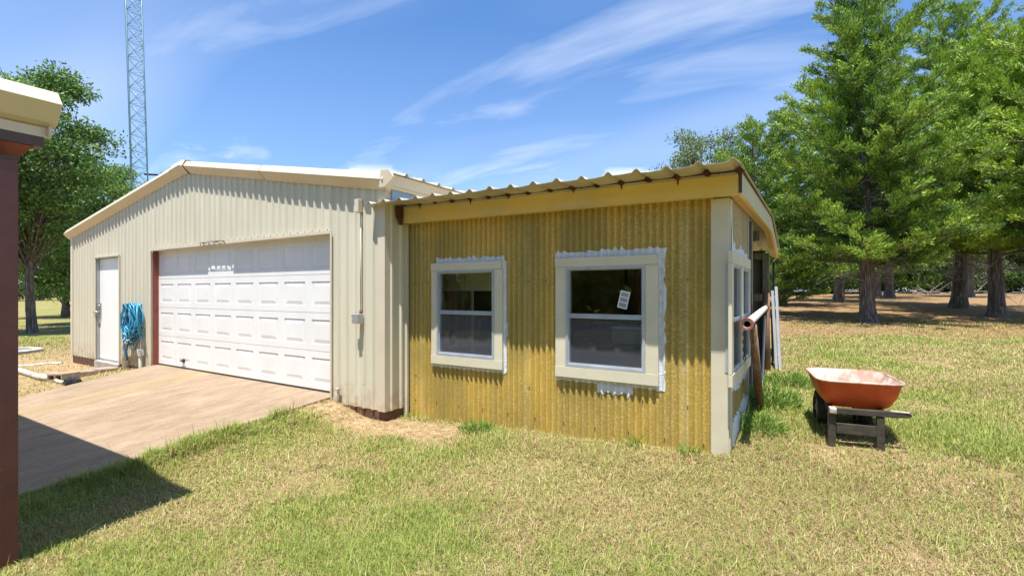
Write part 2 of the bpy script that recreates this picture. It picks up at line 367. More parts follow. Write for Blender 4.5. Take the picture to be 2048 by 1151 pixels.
def screen_mat():
    m = bpy.data.materials.new('grey_insect_mesh'); m.use_nodes = True; nt = m.node_tree; nt.nodes.clear(); L = nt.links
    o = N(nt, 'ShaderNodeOutputMaterial'); d = N(nt, 'ShaderNodeBsdfDiffuse'); d.inputs[0].default_value = (.13, .14, .17, 1)
    t = N(nt, 'ShaderNodeBsdfTransparent'); ms = N(nt, 'ShaderNodeMixShader'); ms.inputs[0].default_value = .42
    L.new(t.outputs[0], ms.inputs[1]); L.new(d.outputs[0], ms.inputs[2]); L.new(ms.outputs[0], o.inputs[0]); return m
m_screen = screen_mat()

def leaf_mat(name, dark, mid, light, transl=.24):
    m = bpy.data.materials.new(name); m.use_nodes = True; nt = m.node_tree; L = nt.links
    b = nt.nodes['Principled BSDF']; a = N(nt, 'ShaderNodeAttribute', attribute_name='tint')
    r = ramp(nt, a.outputs['Fac'], [(0.0, dark), (.5, mid), (1.0, light)])
    L.new(r.outputs[0], b.inputs['Base Color']); b.inputs['Roughness'].default_value = .55; b.inputs['Specular IOR Level'].default_value = .35
    t = N(nt, 'ShaderNodeBsdfTranslucent'); L.new(r.outputs[0], t.inputs[0]); ms = N(nt, 'ShaderNodeMixShader'); ms.inputs[0].default_value = transl
    L.new(b.outputs[0], ms.inputs[1]); L.new(t.outputs[0], ms.inputs[2]); L.new(ms.outputs[0], nt.nodes['Material Output'].inputs[0]); return m
m_cedar = leaf_mat('cedar_foliage', (.028, .075, .014), (.145, .265, .035), (.45, .60, .09))
m_cedary = leaf_mat('yellow_green_cedar_foliage', (.06, .12, .015), (.22, .36, .035), (.50, .64, .08))
m_oak = leaf_mat('oak_foliage', (.04, .085, .018), (.14, .26, .05), (.42, .55, .17))
m_oakg = leaf_mat('grey_green_oak_foliage', (.08, .12, .06), (.19, .26, .12), (.40, .47, .25))
m_bark = mat('cedar_bark', (.11, .083, .065), .9, var=.3, vscale=5, vstretch=(5, 5, .5), col2=(.36, .30, .25), c2amt=.8, c2lo=.5, c2hi=.66, c2scale=4, bump=.8, bscale=9, bstretch=(5, 5, .5))
m_barkd = mat('grey_dead_twigs', (.26, .235, .20), .9, var=.2)
m_weed = leaf_mat('weed_leaves', (.07, .14, .02), (.17, .30, .05), (.34, .48, .10))

# ---------------------------------------------------------------- ground
def ground_masks(x, y):
    X, Y = to_cam(x, y)
    n = fbm(x*.35+4, y*.35+9, 4)
    # brown needle litter under the cedars
    lit = sstep(9.0, 11.5, Y+2.2*(n-.5)*2+.12*np.maximum(X-5, 0)*0)*sstep(2, 4, X)
    # straw and bare dirt left of and along the garage
    dirt = sstep(-5.6, -6.6, x)*sstep(-7.5, -5.5, y)*sstep(16, 12, Y+3*(n-.5))
    foot = sstep(.55, .1, np.abs(y+.15)+.5*(fbm(x*2, y*2, 3)-.5))*sstep(-1.3, -.9, x)*sstep(1.9, .9, x)
    dirt = np.maximum(dirt, foot)
    bare = .6*sstep(.60, .70, fbm(x*1.25+50, y*1.25+50, 4))*sstep(14, 8, Y)*(np.abs(x+.9) > .5)
    dirt = np.maximum(dirt, bare)
    return lit, dirt
def make_ground():
    n = 420
    s = np.linspace(-1, 1, n); g = np.sinh(s*7.2)/np.sinh(7.2)*900
    Xg, Yg = np.meshgrid(g, g, indexing='ij'); x, y = from_cam(Xg.ravel()+1.0, Yg.ravel()+5.0)
    z = height(x, y); lit, dirt = ground_masks(x, y)
    i, j = np.meshgrid(np.arange(n-1), np.arange(n-1), indexing='ij'); a = (i*n+j).ravel()
    F = np.stack([a, a+n, a+n+1, a+1], 1)
    m = bpy.data.materials.new('lawn_soil'); m.use_nodes = True; nt = m.node_tree; L = nt.links; b = nt.nodes['Principled BSDF']
    tc = N(nt, 'ShaderNodeTexCoord')
    def noise(sc_, det=6, ro=.6, loc=(0, 0, 0)):
        mp = N(nt, 'ShaderNodeMapping'); mp.inputs['Location'].default_value = loc; L.new(tc.outputs['Object'], mp.inputs[0])
        q = N(nt, 'ShaderNodeTexNoise'); q.inputs['Scale'].default_value = sc_; q.inputs['Detail'].default_value = det; q.inputs['Roughness'].default_value = ro; L.new(mp.outputs[0], q.inputs['Vector']); return q.outputs[0]
    def mix(f, a, b_, mode='MIX'):
        q = N(nt, 'ShaderNodeMixRGB', blend_type=mode)
        for k, v in enumerate((f, a, b_)):
            if isinstance(v, tuple): q.inputs[k].default_value = (*v, 1)
            elif isinstance(v, float): q.inputs[k].default_value = v
            else: L.new(v, q.inputs[k])
        return q.outputs[0]
    straw = ramp(nt, noise(26, 6, .75), [(.3, (.13, .085, .045)), (.5, (.30, .22, .105)), (.72, (.50, .39, .21))]).outputs[0]
    green = ramp(nt, noise(30, 6, .75, (3, 3, 3)), [(.3, (.06, .085, .02)), (.5, (.19, .21, .05)), (.72, (.36, .36, .11))]).outputs[0]
    gm = ramp(nt, noise(.9, 7, .62, (8, 2, 0)), [(.40, 0.0), (.58, 1.0)]).outputs[0]
    c = mix(gm, straw, green)
    litc = ramp(nt, noise(5, 8, .8), [(.3, (.10, .055, .03)), (.5, (.26, .16, .08)), (.7, (.45, .32, .15))]).outputs[0]
    dirtc = ramp(nt, noise(12, 8, .75, (1, 5, 0)), [(.3, (.15, .095, .05)), (.5, (.36, .25, .13)), (.72, (.56, .44, .28))]).outputs[0]
    al = N(nt, 'ShaderNodeAttribute', attribute_name='litter'); ad = N(nt, 'ShaderNodeAttribute', attribute_name='dirt')
    c = mix(al.outputs['Fac'], c, litc); c = mix(ad.outputs['Fac'], c, dirtc)
    L.new(c, b.inputs['Base Color']); b.inputs['Roughness'].default_value = .95; b.inputs['Specular IOR Level'].default_value = .1
    bp = N(nt, 'ShaderNodeBump'); bp.inputs['Strength'].default_value = .8; bp.inputs['Distance'].default_value = .03
    L.new(noise(38, 5, .8), bp.inputs['Height']); L.new(bp.outputs[0], b.inputs['Normal'])
    o = np_mesh('ground', np.stack([x, y, z], 1), F, m, attr=dict(litter=lit, dirt=dirt), smooth=True)
    tag(o, kind='structure')
make_ground()

# driveway slab, ramping down from the garage door
def make_driveway():
    m = MB()
    def zz(y): return -.012+.082*y if y > -3.2 else -.274+.02*(y+3.2)
    ys = [0.0, -.4, -1, -1.8, -2.6, -3.2, -5, -8, -12]
    ys = [.20]+ys
    def zl(y): return min(-.012, -.012+.105*y) if y > -3.2 else -.348+.02*(y+3.2)
    def xl(y): return -6.16+.25*min(abs(min(y, 0)), 3.2)
    rings = [[(xl(y), y, zl(y)-.2), (-1.0, y, min(-.012, zz(y))-.2), (-1.0, y, min(-.012, zz(y))), (xl(y), y, zl(y))] for y in ys]
    m.loft(rings)
    def ex(nt, c, tc):
        L = nt.links
        # broom and tyre streaks running up the ramp and a yellow spill
        mp = N(nt, 'ShaderNodeMapping'); mp.inputs['Scale'].default_value = (2.0, .75, 1); mp.inputs['Rotation'].default_value = (0, 0, R(-4)); L.new(tc.outputs['Object'], mp.inputs[0])
        n = N(nt, 'ShaderNodeTexNoise'); n.inputs['Scale'].default_value = 2.2; n.inputs['Detail'].default_value = 12; n.inputs['Roughness'].default_value = .76; L.new(mp.outputs[0], n.inputs['Vector'])
        r = ramp(nt, n.outputs[0], [(.25, (.125, .082, .05)), (.43, (.235, .162, .102)), (.58, (.31, .225, .148)), (.68, (.39, .30, .205)), (.80, (.56, .46, .34))])
        mx = N(nt, 'ShaderNodeMixRGB'); mx.inputs[0].default_value = .75; L.new(c, mx.inputs[1]); L.new(r.outputs[0], mx.inputs[2])
        s = N(nt, 'ShaderNodeSeparateXYZ'); L.new(tc.outputs['Object'], s.inputs[0])
        a = N(nt, 'ShaderNodeMath', operation='ADD'); L.new(s.outputs[0], a.inputs[0]); a.inputs[1].default_value = 4.4
        ab = N(nt, 'ShaderNodeMath', operation='ABSOLUTE'); L.new(a.outputs[0], ab.inputs[0])
        n2 = N(nt, 'ShaderNodeTexNoise'); n2.inputs['Scale'].default_value = 2.5; n2.inputs['Detail'].default_value = 6; L.new(tc.outputs['Object'], n2.inputs['Vector'])
        ad = N(nt, 'ShaderNodeMath', operation='MULTIPLY_ADD'); L.new(n2.outputs[0], ad.inputs[0]); ad.inputs[1].default_value = -.5; L.new(ab.outputs[0], ad.inputs[2])
        r2 = ramp(nt, ad.outputs[0], [(-.0, .3), (.10, .0)])
        m2 = N(nt, 'ShaderNodeMixRGB'); L.new(r2.outputs[0], m2.inputs[0]); L.new(mx.outputs[0], m2.inputs[1]); m2.inputs[2].default_value = (.32, .235, .10, 1)
        return m2.outputs[0]
    mt = mat('stained_driveway_concrete', (.27, .20, .135), .85, var=.2, vscale=24, bump=.25, bscale=45, extra=ex)
    tag(m.build('driveway', mt, bevel=.01), kind='structure')
make_driveway()
tag(MB().box(-11, -6.6, 1, 1.02, -.3, -.29).build('gravel_path', m_conc), kind='structure') if False else None

# ---------------------------------------------------------------- corrugated sheets
def sheet(x0, x1, bottom, top, prof, holes=(), step=None, xf=None, yoff=0, extra_x=()):
    """upright corrugated sheet in the plane y=0+prof(x). holes=(x0,x1,z0,z1)"""
    xs = set([x0, x1]); k = prof['xs'](x0, x1); xs.update(k); xs.update(x for x in extra_x if x0 < x < x1)
    for h in holes: xs.update(q for q in h[:2] if x0 < q < x1)
    xs = sorted(xs); m = MB(); f = prof['f']
    bo = bottom if callable(bottom) else (lambda x: bottom); to = top if callable(top) else (lambda x: top)
    for a, b in zip(xs[:-1], xs[1:]):
        if b-a < 1e-5: continue
        mid = (a+b)/2; cuts = sorted([(h[2], h[3]) for h in holes if h[0] <= mid <= h[1]])
        ya = f(a+1e-6)+yoff; yb = f(b-1e-6)+yoff
        segs = []; lo = None
        for c in cuts: segs.append((lo, c[0])); lo = c[1]
        segs.append((lo, None))
        for l, h in segs:
            la, lb = (bo(a), bo(b)) if l is None else (l, l); ha, hb = (to(a), to(b)) if h is None else (h, h)
            if ha-la < 1e-4 and hb-lb < 1e-4: continue
            m.add([(a, ya, la), (b, yb, lb), (b, yb, hb), (a, ya, ha)], [(0, 1, 2, 3)], False)
    return m
def rib_profile(pitch, rib, slope, d, off=0):
    """flat pan with raised trapezoid ribs (toward -y)"""
    def f(x):
        t = ((x-off) % pitch)
        c = abs(t-pitch/2)
        if c < rib/2: return -d
        if c < rib/2+slope: return -d*(1-(c-rib/2)/slope)
        return 0
    def xs(a, b):
        o = []; k = math.floor((a-off)/pitch)-1
        while off+k*pitch < b+pitch:
            c = off+(k+.5)*pitch
            o += [c-rib/2-slope, c-rib/2, c+rib/2, c+rib/2+slope]; k += 1
        return [q for q in o if a < q < b]
    return dict(f=f, xs=xs)
def sine_profile(pitch, amp, n=8):
    f = lambda x: amp*math.cos(2*math.pi*x/pitch)
    def xs(a, b):
        s = pitch/n; k = math.ceil(a/s); o = []
        while k*s < b: o.append(k*s); k += 1
        return o
    return dict(f=f, xs=xs)
PW = rib_profile(.16, .022, .018, .026, off=.02)
PF = sine_profile(.0678, .011, 10)

# ---------------------------------------------------------------- garage
XL, XR, APX = -10.08, 0.0, -4.82
ZE, ZA = 2.62, 3.44
def gable(x): return ZE+(ZA-ZE)*((x-XL)/(APX-XL) if x < APX else (XR-x)/(XR-APX))
G = thing('garage', (-5, 0, 0), 'cream ribbed metal garage with gable roof and wide white overhead door', 'garage')
DO = (-6.10, -1.0, -.3, 2.13); MO = (-8.66, -7.50, -.3, 2.09)
sheet(XL, XR, -.09, lambda x: gable(x)+.02, PW, [DO, MO], extra_x=[APX]).build('front_wall', m_wall, G)
# side walls, back and roof
sw = sheet(0, 9, -.09, ZE, rib_profile(.16, .022, .018, .022, off=.0))
sw.build('side_wall', m_wall, G, xf=Matrix.Rotation(R(90), 4, 'Z'))
MB().box(.024, .034, .06, 1.7, 2.42, 2.66).build('blue_side_panel', m_blue, G)
sheet(0, 9, -.09, ZE, rib_profile(.16, .022, .018, .022)).build('side_wall', m_wall, G, xf=Matrix.Translation((XL, 9, 0)) @ Matrix.Rotation(R(-90), 4, 'Z'))
MB().add([(XL, 9, -.1), (XR, 9, -.1), (XR, 9, ZE), (APX, 9, ZA), (XL, 9, ZE)], [(0, 1, 2, 3, 4)]).build('back_wall', m_wall, G)
MB().add([(XL, .3, -.1), (XR-.03, .3, -.1), (XR-.03, 8.9, -.1), (XL, 8.9, -.1)], [(0, 1, 2, 3)]).build('floor_slab', m_conc, G)
def roof_plane(xa, za, xb, zb):
    m = MB(); pr = rib_profile(.30, .03, .02, .035); ys = sorted(set([-.06, 9.1]+pr['xs'](-.06, 9.1)))
    ra = [(xa, y, za-pr['f'](y)) for y in ys]; rb = [(xb, y, zb-pr['f'](y)) for y in ys]
    n = len(ys); m.add(ra+rb, [(i, i+1, n+i+1, n+i) for i in range(n-1)]); return m
rf = roof_plane(APX, ZA+.15, XR+.19, ZE+.13); r2_ = roof_plane(APX, ZA+.15, XL-.15, ZE+.13); rf.add(r2_.v, r2_.f)
rf.build('roof', m_roofm, G, solid=.006)
# rake trim: hexagonal nosing
PR = [(0.0, -.035), (-.02, -.04), (-.115, .055), (-.125, .075), (-.075, .165), (0.0, .175)]
def rake(xs, grow=0, pr=PR):
    rings = [[(x, y-(grow if y < -.01 else 0), gable(min(max(x, XL), XR))+(x-XR)*-.16*(x > XR)+(x-XL)*.155*(x < XL)+z+(grow if z > .1 else (-grow if z < 0 else 0))) for y, z in pr] for x in xs]
    return MB().loft(rings)
rake([XL-.13, APX, -2.45]).build('rake_trim', m_rake, G)
rake([-2.47, XR+.06], .004).build('rake_trim', m_rake, G)
rake([APX-.34, APX, APX+.13], .012).build('ridge_cap', m_rake, G)
for x in (-2.455,): rake([x-.004, x+.004], .0055).build('trim_seam', m_brown, G)
rake([APX+.13, APX+.138], .013).build('trim_seam', m_brown, G)
rake([XR+.05, XR+.075, ], .014).build('trim_end_cap', m_rake, G)
# corner block and eave trim running back
PE = [(.03, -.03), (.085, -.03), (.09, -.008), (.125, .0), (.135, .13), (.03, .145)]
e = MB(); e.loft([[(x, y, ZE+z) for x, z in PE] for y in (-.10, 9.0)]); e.build('eave_trim', m_rake, G)
e = MB(); e.loft([[(XL-(x-.02), y, ZE+z) for x, z in PE] for y in (-.05, 9.0)]); e.build('eave_trim', m_rake, G)
MB().prism([(.0, ZE-.03), (.10, ZE-.03), (.225, ZE+.05), (.235, ZE+.08), (.17, ZE+.17), (.03, ZE+.18)], 1, -.125, -.10).build('trim_end_cap', m_rake, G, bevel=.004)
# corner trims and header / jamb trims
c = MB(); c.box(-.115, .006, -.034, -.028, -.09, ZE-.02); c.box(.0, .006, -.028, .055, -.09, ZE-.04); c.build('corner_trim', m_trim, G)
c = MB(); c.box(XL-.006, XL+.115, -.034, -.028, -.09, ZE-.02); c.box(XL-.006, XL, -.028, .10, -.09, ZE-.04); c.build('corner_trim', m_trim, G)
c = MB(); c.box(DO[0]-.05, DO[0], -.034, -.024, -.09, DO[3]+.03); c.box(DO[1], DO[1]+.03, -.034, -.024, -.09, DO[3]+.03)
c.box(DO[0], -4.30, -.041, -.02, DO[3]-.012, DO[3]+.028); c.box(-3.52, DO[1], -.041, -.02, DO[3]-.012, DO[3]+.028); c.box(-4.30, -3.52, -.036, -.027, DO[3]+.022, DO[3]+.032); c.box(DO[0], -4.302, -.019, .002, DO[3]-.011, DO[3]-.003); c.box(-3.518, DO[1], -.019, .002, DO[3]-.011, DO[3]-.003); c.build('door_opening_trim', m_trim, G)
c = MB(); c.box(DO[0], DO[1], .004, .16, DO[3]-.016, DO[3]-.003); c.build('header', m_trim, G)
MB().box(DO[0]-.03, DO[0], .002, .12, -.1, DO[3]-.02).build('door_jamb', m_redp, G)
MB().box(DO[1], DO[1]+.03, .002, .12, -.1, DO[3]-.02).build('door_jamb', m_redp, G)
# dented header flashing
c = MB()
for k in range(9):
    x = -4.32+k*.085+random.uniform(-.02, .02); c.beam((x, -.036, DO[3]+.045+random.uniform(-.012, .012)), (x+.09, -.038, DO[3]+.04+random.uniform(-.012, .015)), .005, .006+.010*random.random())
c.build('rusted_flashing', m_rust, G)
# foundation angle
MB().box(XL+.03, MO[0], .0, .05, -.42, -.088).build('foundation_sill', m_found, G)
MB().box(MO[1], DO[0]-.03, .0, .05, -.42, -.088).build('foundation_sill', m_found, G)
c = MB(); c.box(DO[1]+.03, XR-.02, .0, .05, -.42, -.088); c.box(XR-.05, XR-.012, .05, 9, -.42, -.088); c.build('foundation_sill', m_found, G)
MB().box(MO[0], MO[1]+.02, -.06, .2, -.5, -.10).build('door_step', m_conc, G, bevel=.01)
# garage door 4 sections x 8 panels, recessed raised panels
def panel_door(x0, x1, z0, z1, y, nx, nz):
    m = MB(); W = (x1-x0)/nx; H = (z1-z0)/nz; g = .004
    for j in range(nz):
        za = z0+j*H+g; zb = z0+(j+1)*H-g
        for i in range(nx):
            xa = x0+i*W; xb = xa+W
            bx = .070; bz = .092
            R0 = [(xa, y, za), (xb, y, za), (xb, y, zb), (xa, y, zb)]
            def ring(ix, iz, d): return [(xa+ix, y+d, za+iz), (xb-ix, y+d, za+iz), (xb-ix, y+d, zb-iz), (xa+ix, y+d, zb-iz)]
            rings = [R0, ring(bx, bz, 0), ring(bx+.024, bz+.003, .0095), ring(bx+.036, bz+.010, .0095), ring(bx+.085, bz+.062, .002)]
            m.loft(rings, closed=True, caps=False)
            b = len(m.v); m.add(rings[-1], [(0, 1, 2, 3)])
        m.add([(x0, y, zb), (x1, y, zb), (x1, y+.015, zb+g), (x0, y+.015, zb+g)], [(0, 1, 2, 3)])
        m.add([(x0, y, za), (x1, y, za), (x1, y+.015, za-g), (x0, y+.015, za-g)], [(0, 1, 2, 3)])
    m.box(x0, x1, y+.03, y+.05, z0, z1)
    return m
gd = panel_door(DO[0], DO[1], .012, DO[3]-.005, .10, 8, 4).build('garage_door', m_white, G)
h = MB(); h.tube([(-5.15, .085, .13), (-5.15, .07, .13)], .022, 10); h.beam((-5.22, .065, .13), (-5.08, .065, .13), .012, .018); h.box(-5.19, -5.11, .09, .10, .10, .16)
h.build('door_handle', m_dark, gd)
MB().box(DO[0], DO[1], .098, .14, -.010, .011).build('door_weatherstrip', m_dark, gd)
# entry door
ed = MB(); ed.box(MO[0]+.022, MO[1]-.022, .035, .075, -.06, MO[3]-.032); ed = ed.build('entry_door', m_whited, G, bevel=.004)
fr = MB(); fr.box(MO[0], MO[0]+.018, -.015, .12, -.1, MO[3]-.012); fr.box(MO[1]-.018, MO[1], -.015, .12, -.1, MO[3]-.012); fr.box(MO[0]+.018, MO[1]-.018, -.015, .12, MO[3]-.028, MO[3]-.012)
fr.build('door_frame', m_grey, G)
fr = MB(); fr.box(MO[0]-.03, MO[1]+.03, -.045, -.023, MO[3]-.01, MO[3]+.02); fr.box(MO[0]-.04, MO[0], -.036, -.023, -.09, MO[3]-.012); fr.box(MO[1], MO[1]+.04, -.036, -.023, -.09, MO[3]-.012); fr.build('door_opening_trim', m_trim, G)
for z in (.35, 1.02, 1.72):
    MB().box(MO[1]-.065, MO[1]-.020, .015, .034, z-.06, z+.06).build('hinge', m_dark, ed)
h = MB(); h.box(MO[0]+.055, MO[0]+.11, .015, .034, .78, 1.12); h.tube([(MO[0]+.08, .02, .93), (MO[0]+.08, -.05, .93), (MO[0]-.04, -.06, .93)], .017, 8); h.tube([(MO[0]+.08, .015, 1.06), (MO[0]+.08, -.01, 1.06)], .026, 10)
h.build('door_lever', m_grey, ed)
MB().box(MO[0]+.02, MO[1]-.02, .03, .13, -.098, -.062).build('threshold', m_grey, G)
# screws rows on the front wall
ns = 0
def screw(x, z):
    MB().tube([(x, -.0, z), (x, -.006, z)], .007, 6).build('screw', m_rust, G)
for z in (.55, 1.35, 2.02):
    for k in range(62):
        x = XL+.1+k*.16+.02
        if any(hh[0]-.05 < x < hh[1]+.05 and z < hh[3]+.05 for hh in (DO, MO)): continue
        if random.random() < .5: continue
        screw(x, z)
for k in range(32): screw(-6.05+k*.16, DO[3]+.05)

# electrical conduit on the garage front (its own thing)
cn = thing('electrical_conduit', (-.41, -.04, .95), 'thin vertical conduit with grey outlet box on the right end of the garage front', 'conduit')
MB().tube([(-.40, -.045, 1.09), (-.40, -.045, 2.35)], .008, 8).build('pipe', m_trim, cn)
MB().box(-.445, -.375, -.11, -.035, 2.34, 2.50).build('end_box', m_trim, cn, bevel=.006)
MB().tube([(-.38, -.04, 1.1), (-.38, -.04, 2.5)], .004, 6).build('cable', m_dark, cn)
b_ = MB().box(-.46, -.36, -.13, -.035, .965, 1.085).build('outlet_box', m_grey, cn, bevel=.006)
MB().tube([(-.46, -.10, 1.05), (-.49, -.10, 1.05)], .014, 8).build('fitting', m_dark, b_); MB().tube([(-.46, -.10, 1.0), (-.485, -.10, 1.0)], .014, 8).build('fitting', m_dark, b_)
MB().tube([(-.40, -.045, 1.083), (-.40, -.045, 1.13)], .018, 8).build('coupling', m_rustr, cn)
t = MB(); t.tube([(-.83, -.055, -.25), (-.83, -.055, .07), (-.83, -.05, .085)], .024, 10); t.box(-.86, -.80, -.075, -.03, .075, .115)
tag(t.build('pipe_stub', m_pvcd, bevel=.0), 'short capped pipe stub at the wall foot right of the big overhead door', 'pipe')

# ---------------------------------------------------------------- garden hose and pipes by the entry door
def hose():
    t = thing('garden_hose', (-6.67, -.06, .3), 'bundle of bright blue hose hanging in loops on the wall beside the white entry door', 'hose')
    rr = random.Random(4); m = MB()
    for k in range(26):
        pts = []; w_ = rr.uniform(.09, .30); bot = rr.uniform(.36, .62); cx_ = -6.63+rr.uniform(-.14, .14); y = -.06-.012*(k % 9)-rr.random()*.03
        for i in range(25):
            a = 2*math.pi*i/24
            z = .75+(.36+.03*rr.random() if math.cos(a) > 0 else (.75-bot))*math.cos(a)
            pts.append((cx_+w_*math.sin(a)*(1-.25*math.cos(a)*-1*0)+rr.uniform(-.012, .012), y-.05*math.sin(a*2+k), z))
        m.tube(pts, .0125, 6, caps=False)
    m.build('hose_loops', m_blu, t)
    m = MB()
    for k in range(6):
        x = -6.9+.09*k; m.tube([(x+rr.uniform(-.05, .05), -.15-rr.random()*.05, .98), (x+rr.uniform(-.05, .08), -.17, .72), (x+rr.uniform(-.05, .1), -.15, .45)], .011, 6)
    pts = [(-6.95, -.14, .75), (-6.97, -.15, .5), (-6.88, -.16, .33), (-6.84, -.15, .12), (-6.78, -.15, .05), (-6.80, -.15, .22), (-6.73, -.15, .42), (-6.6, -.15, .30), (-6.45, -.15, .27), (-6.33, -.14, .45), (-6.26, -.12, .52)]
    m.tube(pts, .013, 6); m.build('loose_hose_end', m_blud, t)
    h = MB(); h.tube([(-6.62, 0, 1.06), (-6.62, -.2, 1.08), (-6.62, -.21, 1.13)], .012, 6); h.box(-6.75, -6.48, -.024, -.012, .98, 1.12); h.build('wall_hanger', m_dark, t)
hose()
p = MB(); p.tube([(-7.06, -.09, -.35), (-7.06, -.09, .20), (-7.04, -.10, .29), (-6.93, -.12, .36), (-6.86, -.10, .34), (-6.84, -.02, .33)], .042, 12)
tag(p.build('drain_pipe', m_pvc), 'white plastic pipe with a bend rising beside the entry door step under the blue hose', 'pipe')
p = MB(); p.tube([(-6.42, -.07, -.3), (-6.42, -.07, .16)], .03, 10); p.box(-6.47, -6.37, -.11, -.03, .15, .27); p.tube([(-6.42, -.07, .27), (-6.42, -.06, .5)], .01, 6)
tag(p.build('water_riser', m_pvc, bevel=.003), 'short white riser with valve box between the blue hose and red door jamb', 'pipe')

# ---------------------------------------------------------------- fibreglass shed
SW = .34                              # shed front wall plane
S = thing('shed', (1.9, SW, 0), 'lean-to shed with amber corrugated fibreglass walls and yellow fascia built against the garage', 'shed')
W1 = (.53, 1.36, .60, 1.61); W2 = (2.235, 3.05, .60, 1.61)
def wbot(x): return -.24+.045*x
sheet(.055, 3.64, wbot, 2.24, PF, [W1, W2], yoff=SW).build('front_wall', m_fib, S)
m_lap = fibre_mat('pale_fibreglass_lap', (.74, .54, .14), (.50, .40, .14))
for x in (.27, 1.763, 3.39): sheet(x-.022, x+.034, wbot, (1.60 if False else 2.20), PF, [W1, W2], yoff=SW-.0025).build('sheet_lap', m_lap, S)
def shed_screw(x, z): MB().tube([(x, SW-.002+PF['f'](x), z), (x, SW-.010+PF['f'](x), z)], .0065, 6).build('screw', m_rust, S)
for z, q in ((1.47, .205), (.33, .41), (.02, .34)):
    x = .17
    while x < 3.6:
        xx = round(x/.0678-.5)*.0678+.0339
        if not (.42 < xx < 1.5 and .45 < z < 1.7) and not (2.1 < xx < 3.2 and .45 < z < 1.7): shed_screw(xx, z+random.uniform(-.008, .008))
        x += q
# studs and girts seen through / behind the fibreglass
st = MB()
for x in (.12, .44, 1.42, 1.80, 2.14, 3.12, 3.55): st.box(x, x+.04, SW+.02, SW+.11, wbot(x), 2.2)
for z in (.25, 1.35, 1.72): (st.box(.10, 3.6, SW+.016, SW+.02+.04, z, z+.06) if z != 1.35 else None)

st.build('wall_framing', m_wood, S)
# battens and corner post
c = MB(); c.box(-.058, .052, SW-.045, SW-.012, -.22, 2.2); c.build('edge_batten', m_post, S, bevel=.003)
c = MB(); c.box(3.622, 3.765, SW-.035, SW-.012, -.10, 2.16); c.box(3.762, 3.775, SW-.012, SW+.12, -.10, 2.16); c.build('corner_post', m_post, S, bevel=.003)
# a strip of garage-coloured infill between garage corner and batten
# fascia front
FX0, FX1, FY = .03, 3.85, .215
def fz(x, a, b): return a+(b-a)*(x-FX0)/(FX1-FX0)
def strip(y0, y1, zlo, zhi, x0=None, x1=None):
    x0 = FX0 if x0 is None else x0; x1 = FX1 if x1 is None else x1
    return [[(x, y0, fz(x, *zlo)), (x, y1, fz(x, *zlo)), (x, y1, fz(x, *zhi)), (x, y0, fz(x, *zhi))] for x in (x0, x1)]
m = MB(); m.loft(strip(FY, FY+.018, (2.205, 2.165), (2.385, 2.330))); m.loft(strip(FY-.005, FY-.0005, (2.205, 2.165), (2.218, 2.178)))
m.build('front_fascia', m_yel, S)
m = MB(); m.loft(strip(FY-.003, FY+.018, (2.387, 2.332), (2.412, 2.350))); m.build('fascia_top_flange', m_roofm, S)
m = MB(); m.loft(strip(FY+.02, SW-.012, (2.21, 2.17), (2.222, 2.182), x1=3.77)); m.build('front_soffit', m_yel, S)
# side fascia with bend, and soffit
YB = 3.95; YE = 5.72
zb = lambda y: np.interp(y, [FY, YB, YE], [2.165, 2.262, 1.976]); zt = lambda y: np.interp(y, [FY, YB, YE], [2.350, 2.455, 2.10])
m = MB(); m.loft([[(3.852, y, zb(y)), (3.872, y, zb(y)), (3.872, y, zt(y)), (3.852, y, zt(y))] for y in (FY, YB, YE)]); m.build('side_fascia', m_yel_side, S)
m = MB(); m.loft([[(3.777, y, zb(y)+.004), (3.85, y, zb(y)+.004), (3.85, y, zb(y)+.02), (3.777, y, zb(y)+.02)] for y in (FY+.02, YB, YE)]); m.build('side_soffit', m_soff, S)
m = MB(); m.loft([[(3.848, y, zb(y)-.006), (3.877, y, zb(y)-.006), (3.877, y, zb(y)+.010), (3.848, y, zb(y)+.010)] for y in (FY-.002, YB, YE)]); m.build('fascia_lip', m_yel, S)
m = MB(); m.box(3.853, 3.878, FY-.008, FY-.001, 2.175, 2.345); m.build('fascia_corner_trim', m_brown, S)
# roof sheet, ribs .25 m apart running front to back, overhanging the fascia
def shed_roof():
    m = MB(); pr = rib_profile(.25, .02, .03, .030, off=.228); x0, x1 = -.19, 3.905
    xs = sorted(set([x0, x1]+pr['xs'](x0, x1)+list(np.arange(x0, x1, .0833))))
    ys = [-.150, .05, FY, 2, YB, 4.7, YE+.05]
    def z(x, y):
        base = 2.410+(2.348-2.410)*(x+.19)/4.1
        return base+np.interp(y, [-.15, FY, YB, YE+.05], [0, .014, .12, -.235])-pr['f'](x)+.004*math.sin(x*9)+.004*math.sin(x*25.13)
    v = [(x, y, z(x, y)) for y in ys for x in xs]; n = len(xs)
    m.add(v, [(j*n+i, j*n+i+1, (j+1)*n+i+1, (j+1)*n+i) for j in range(len(ys)-1) for i in range(n-1)])
    return m.build('roof', m_roofm, S, solid=.003)
shed_roof()
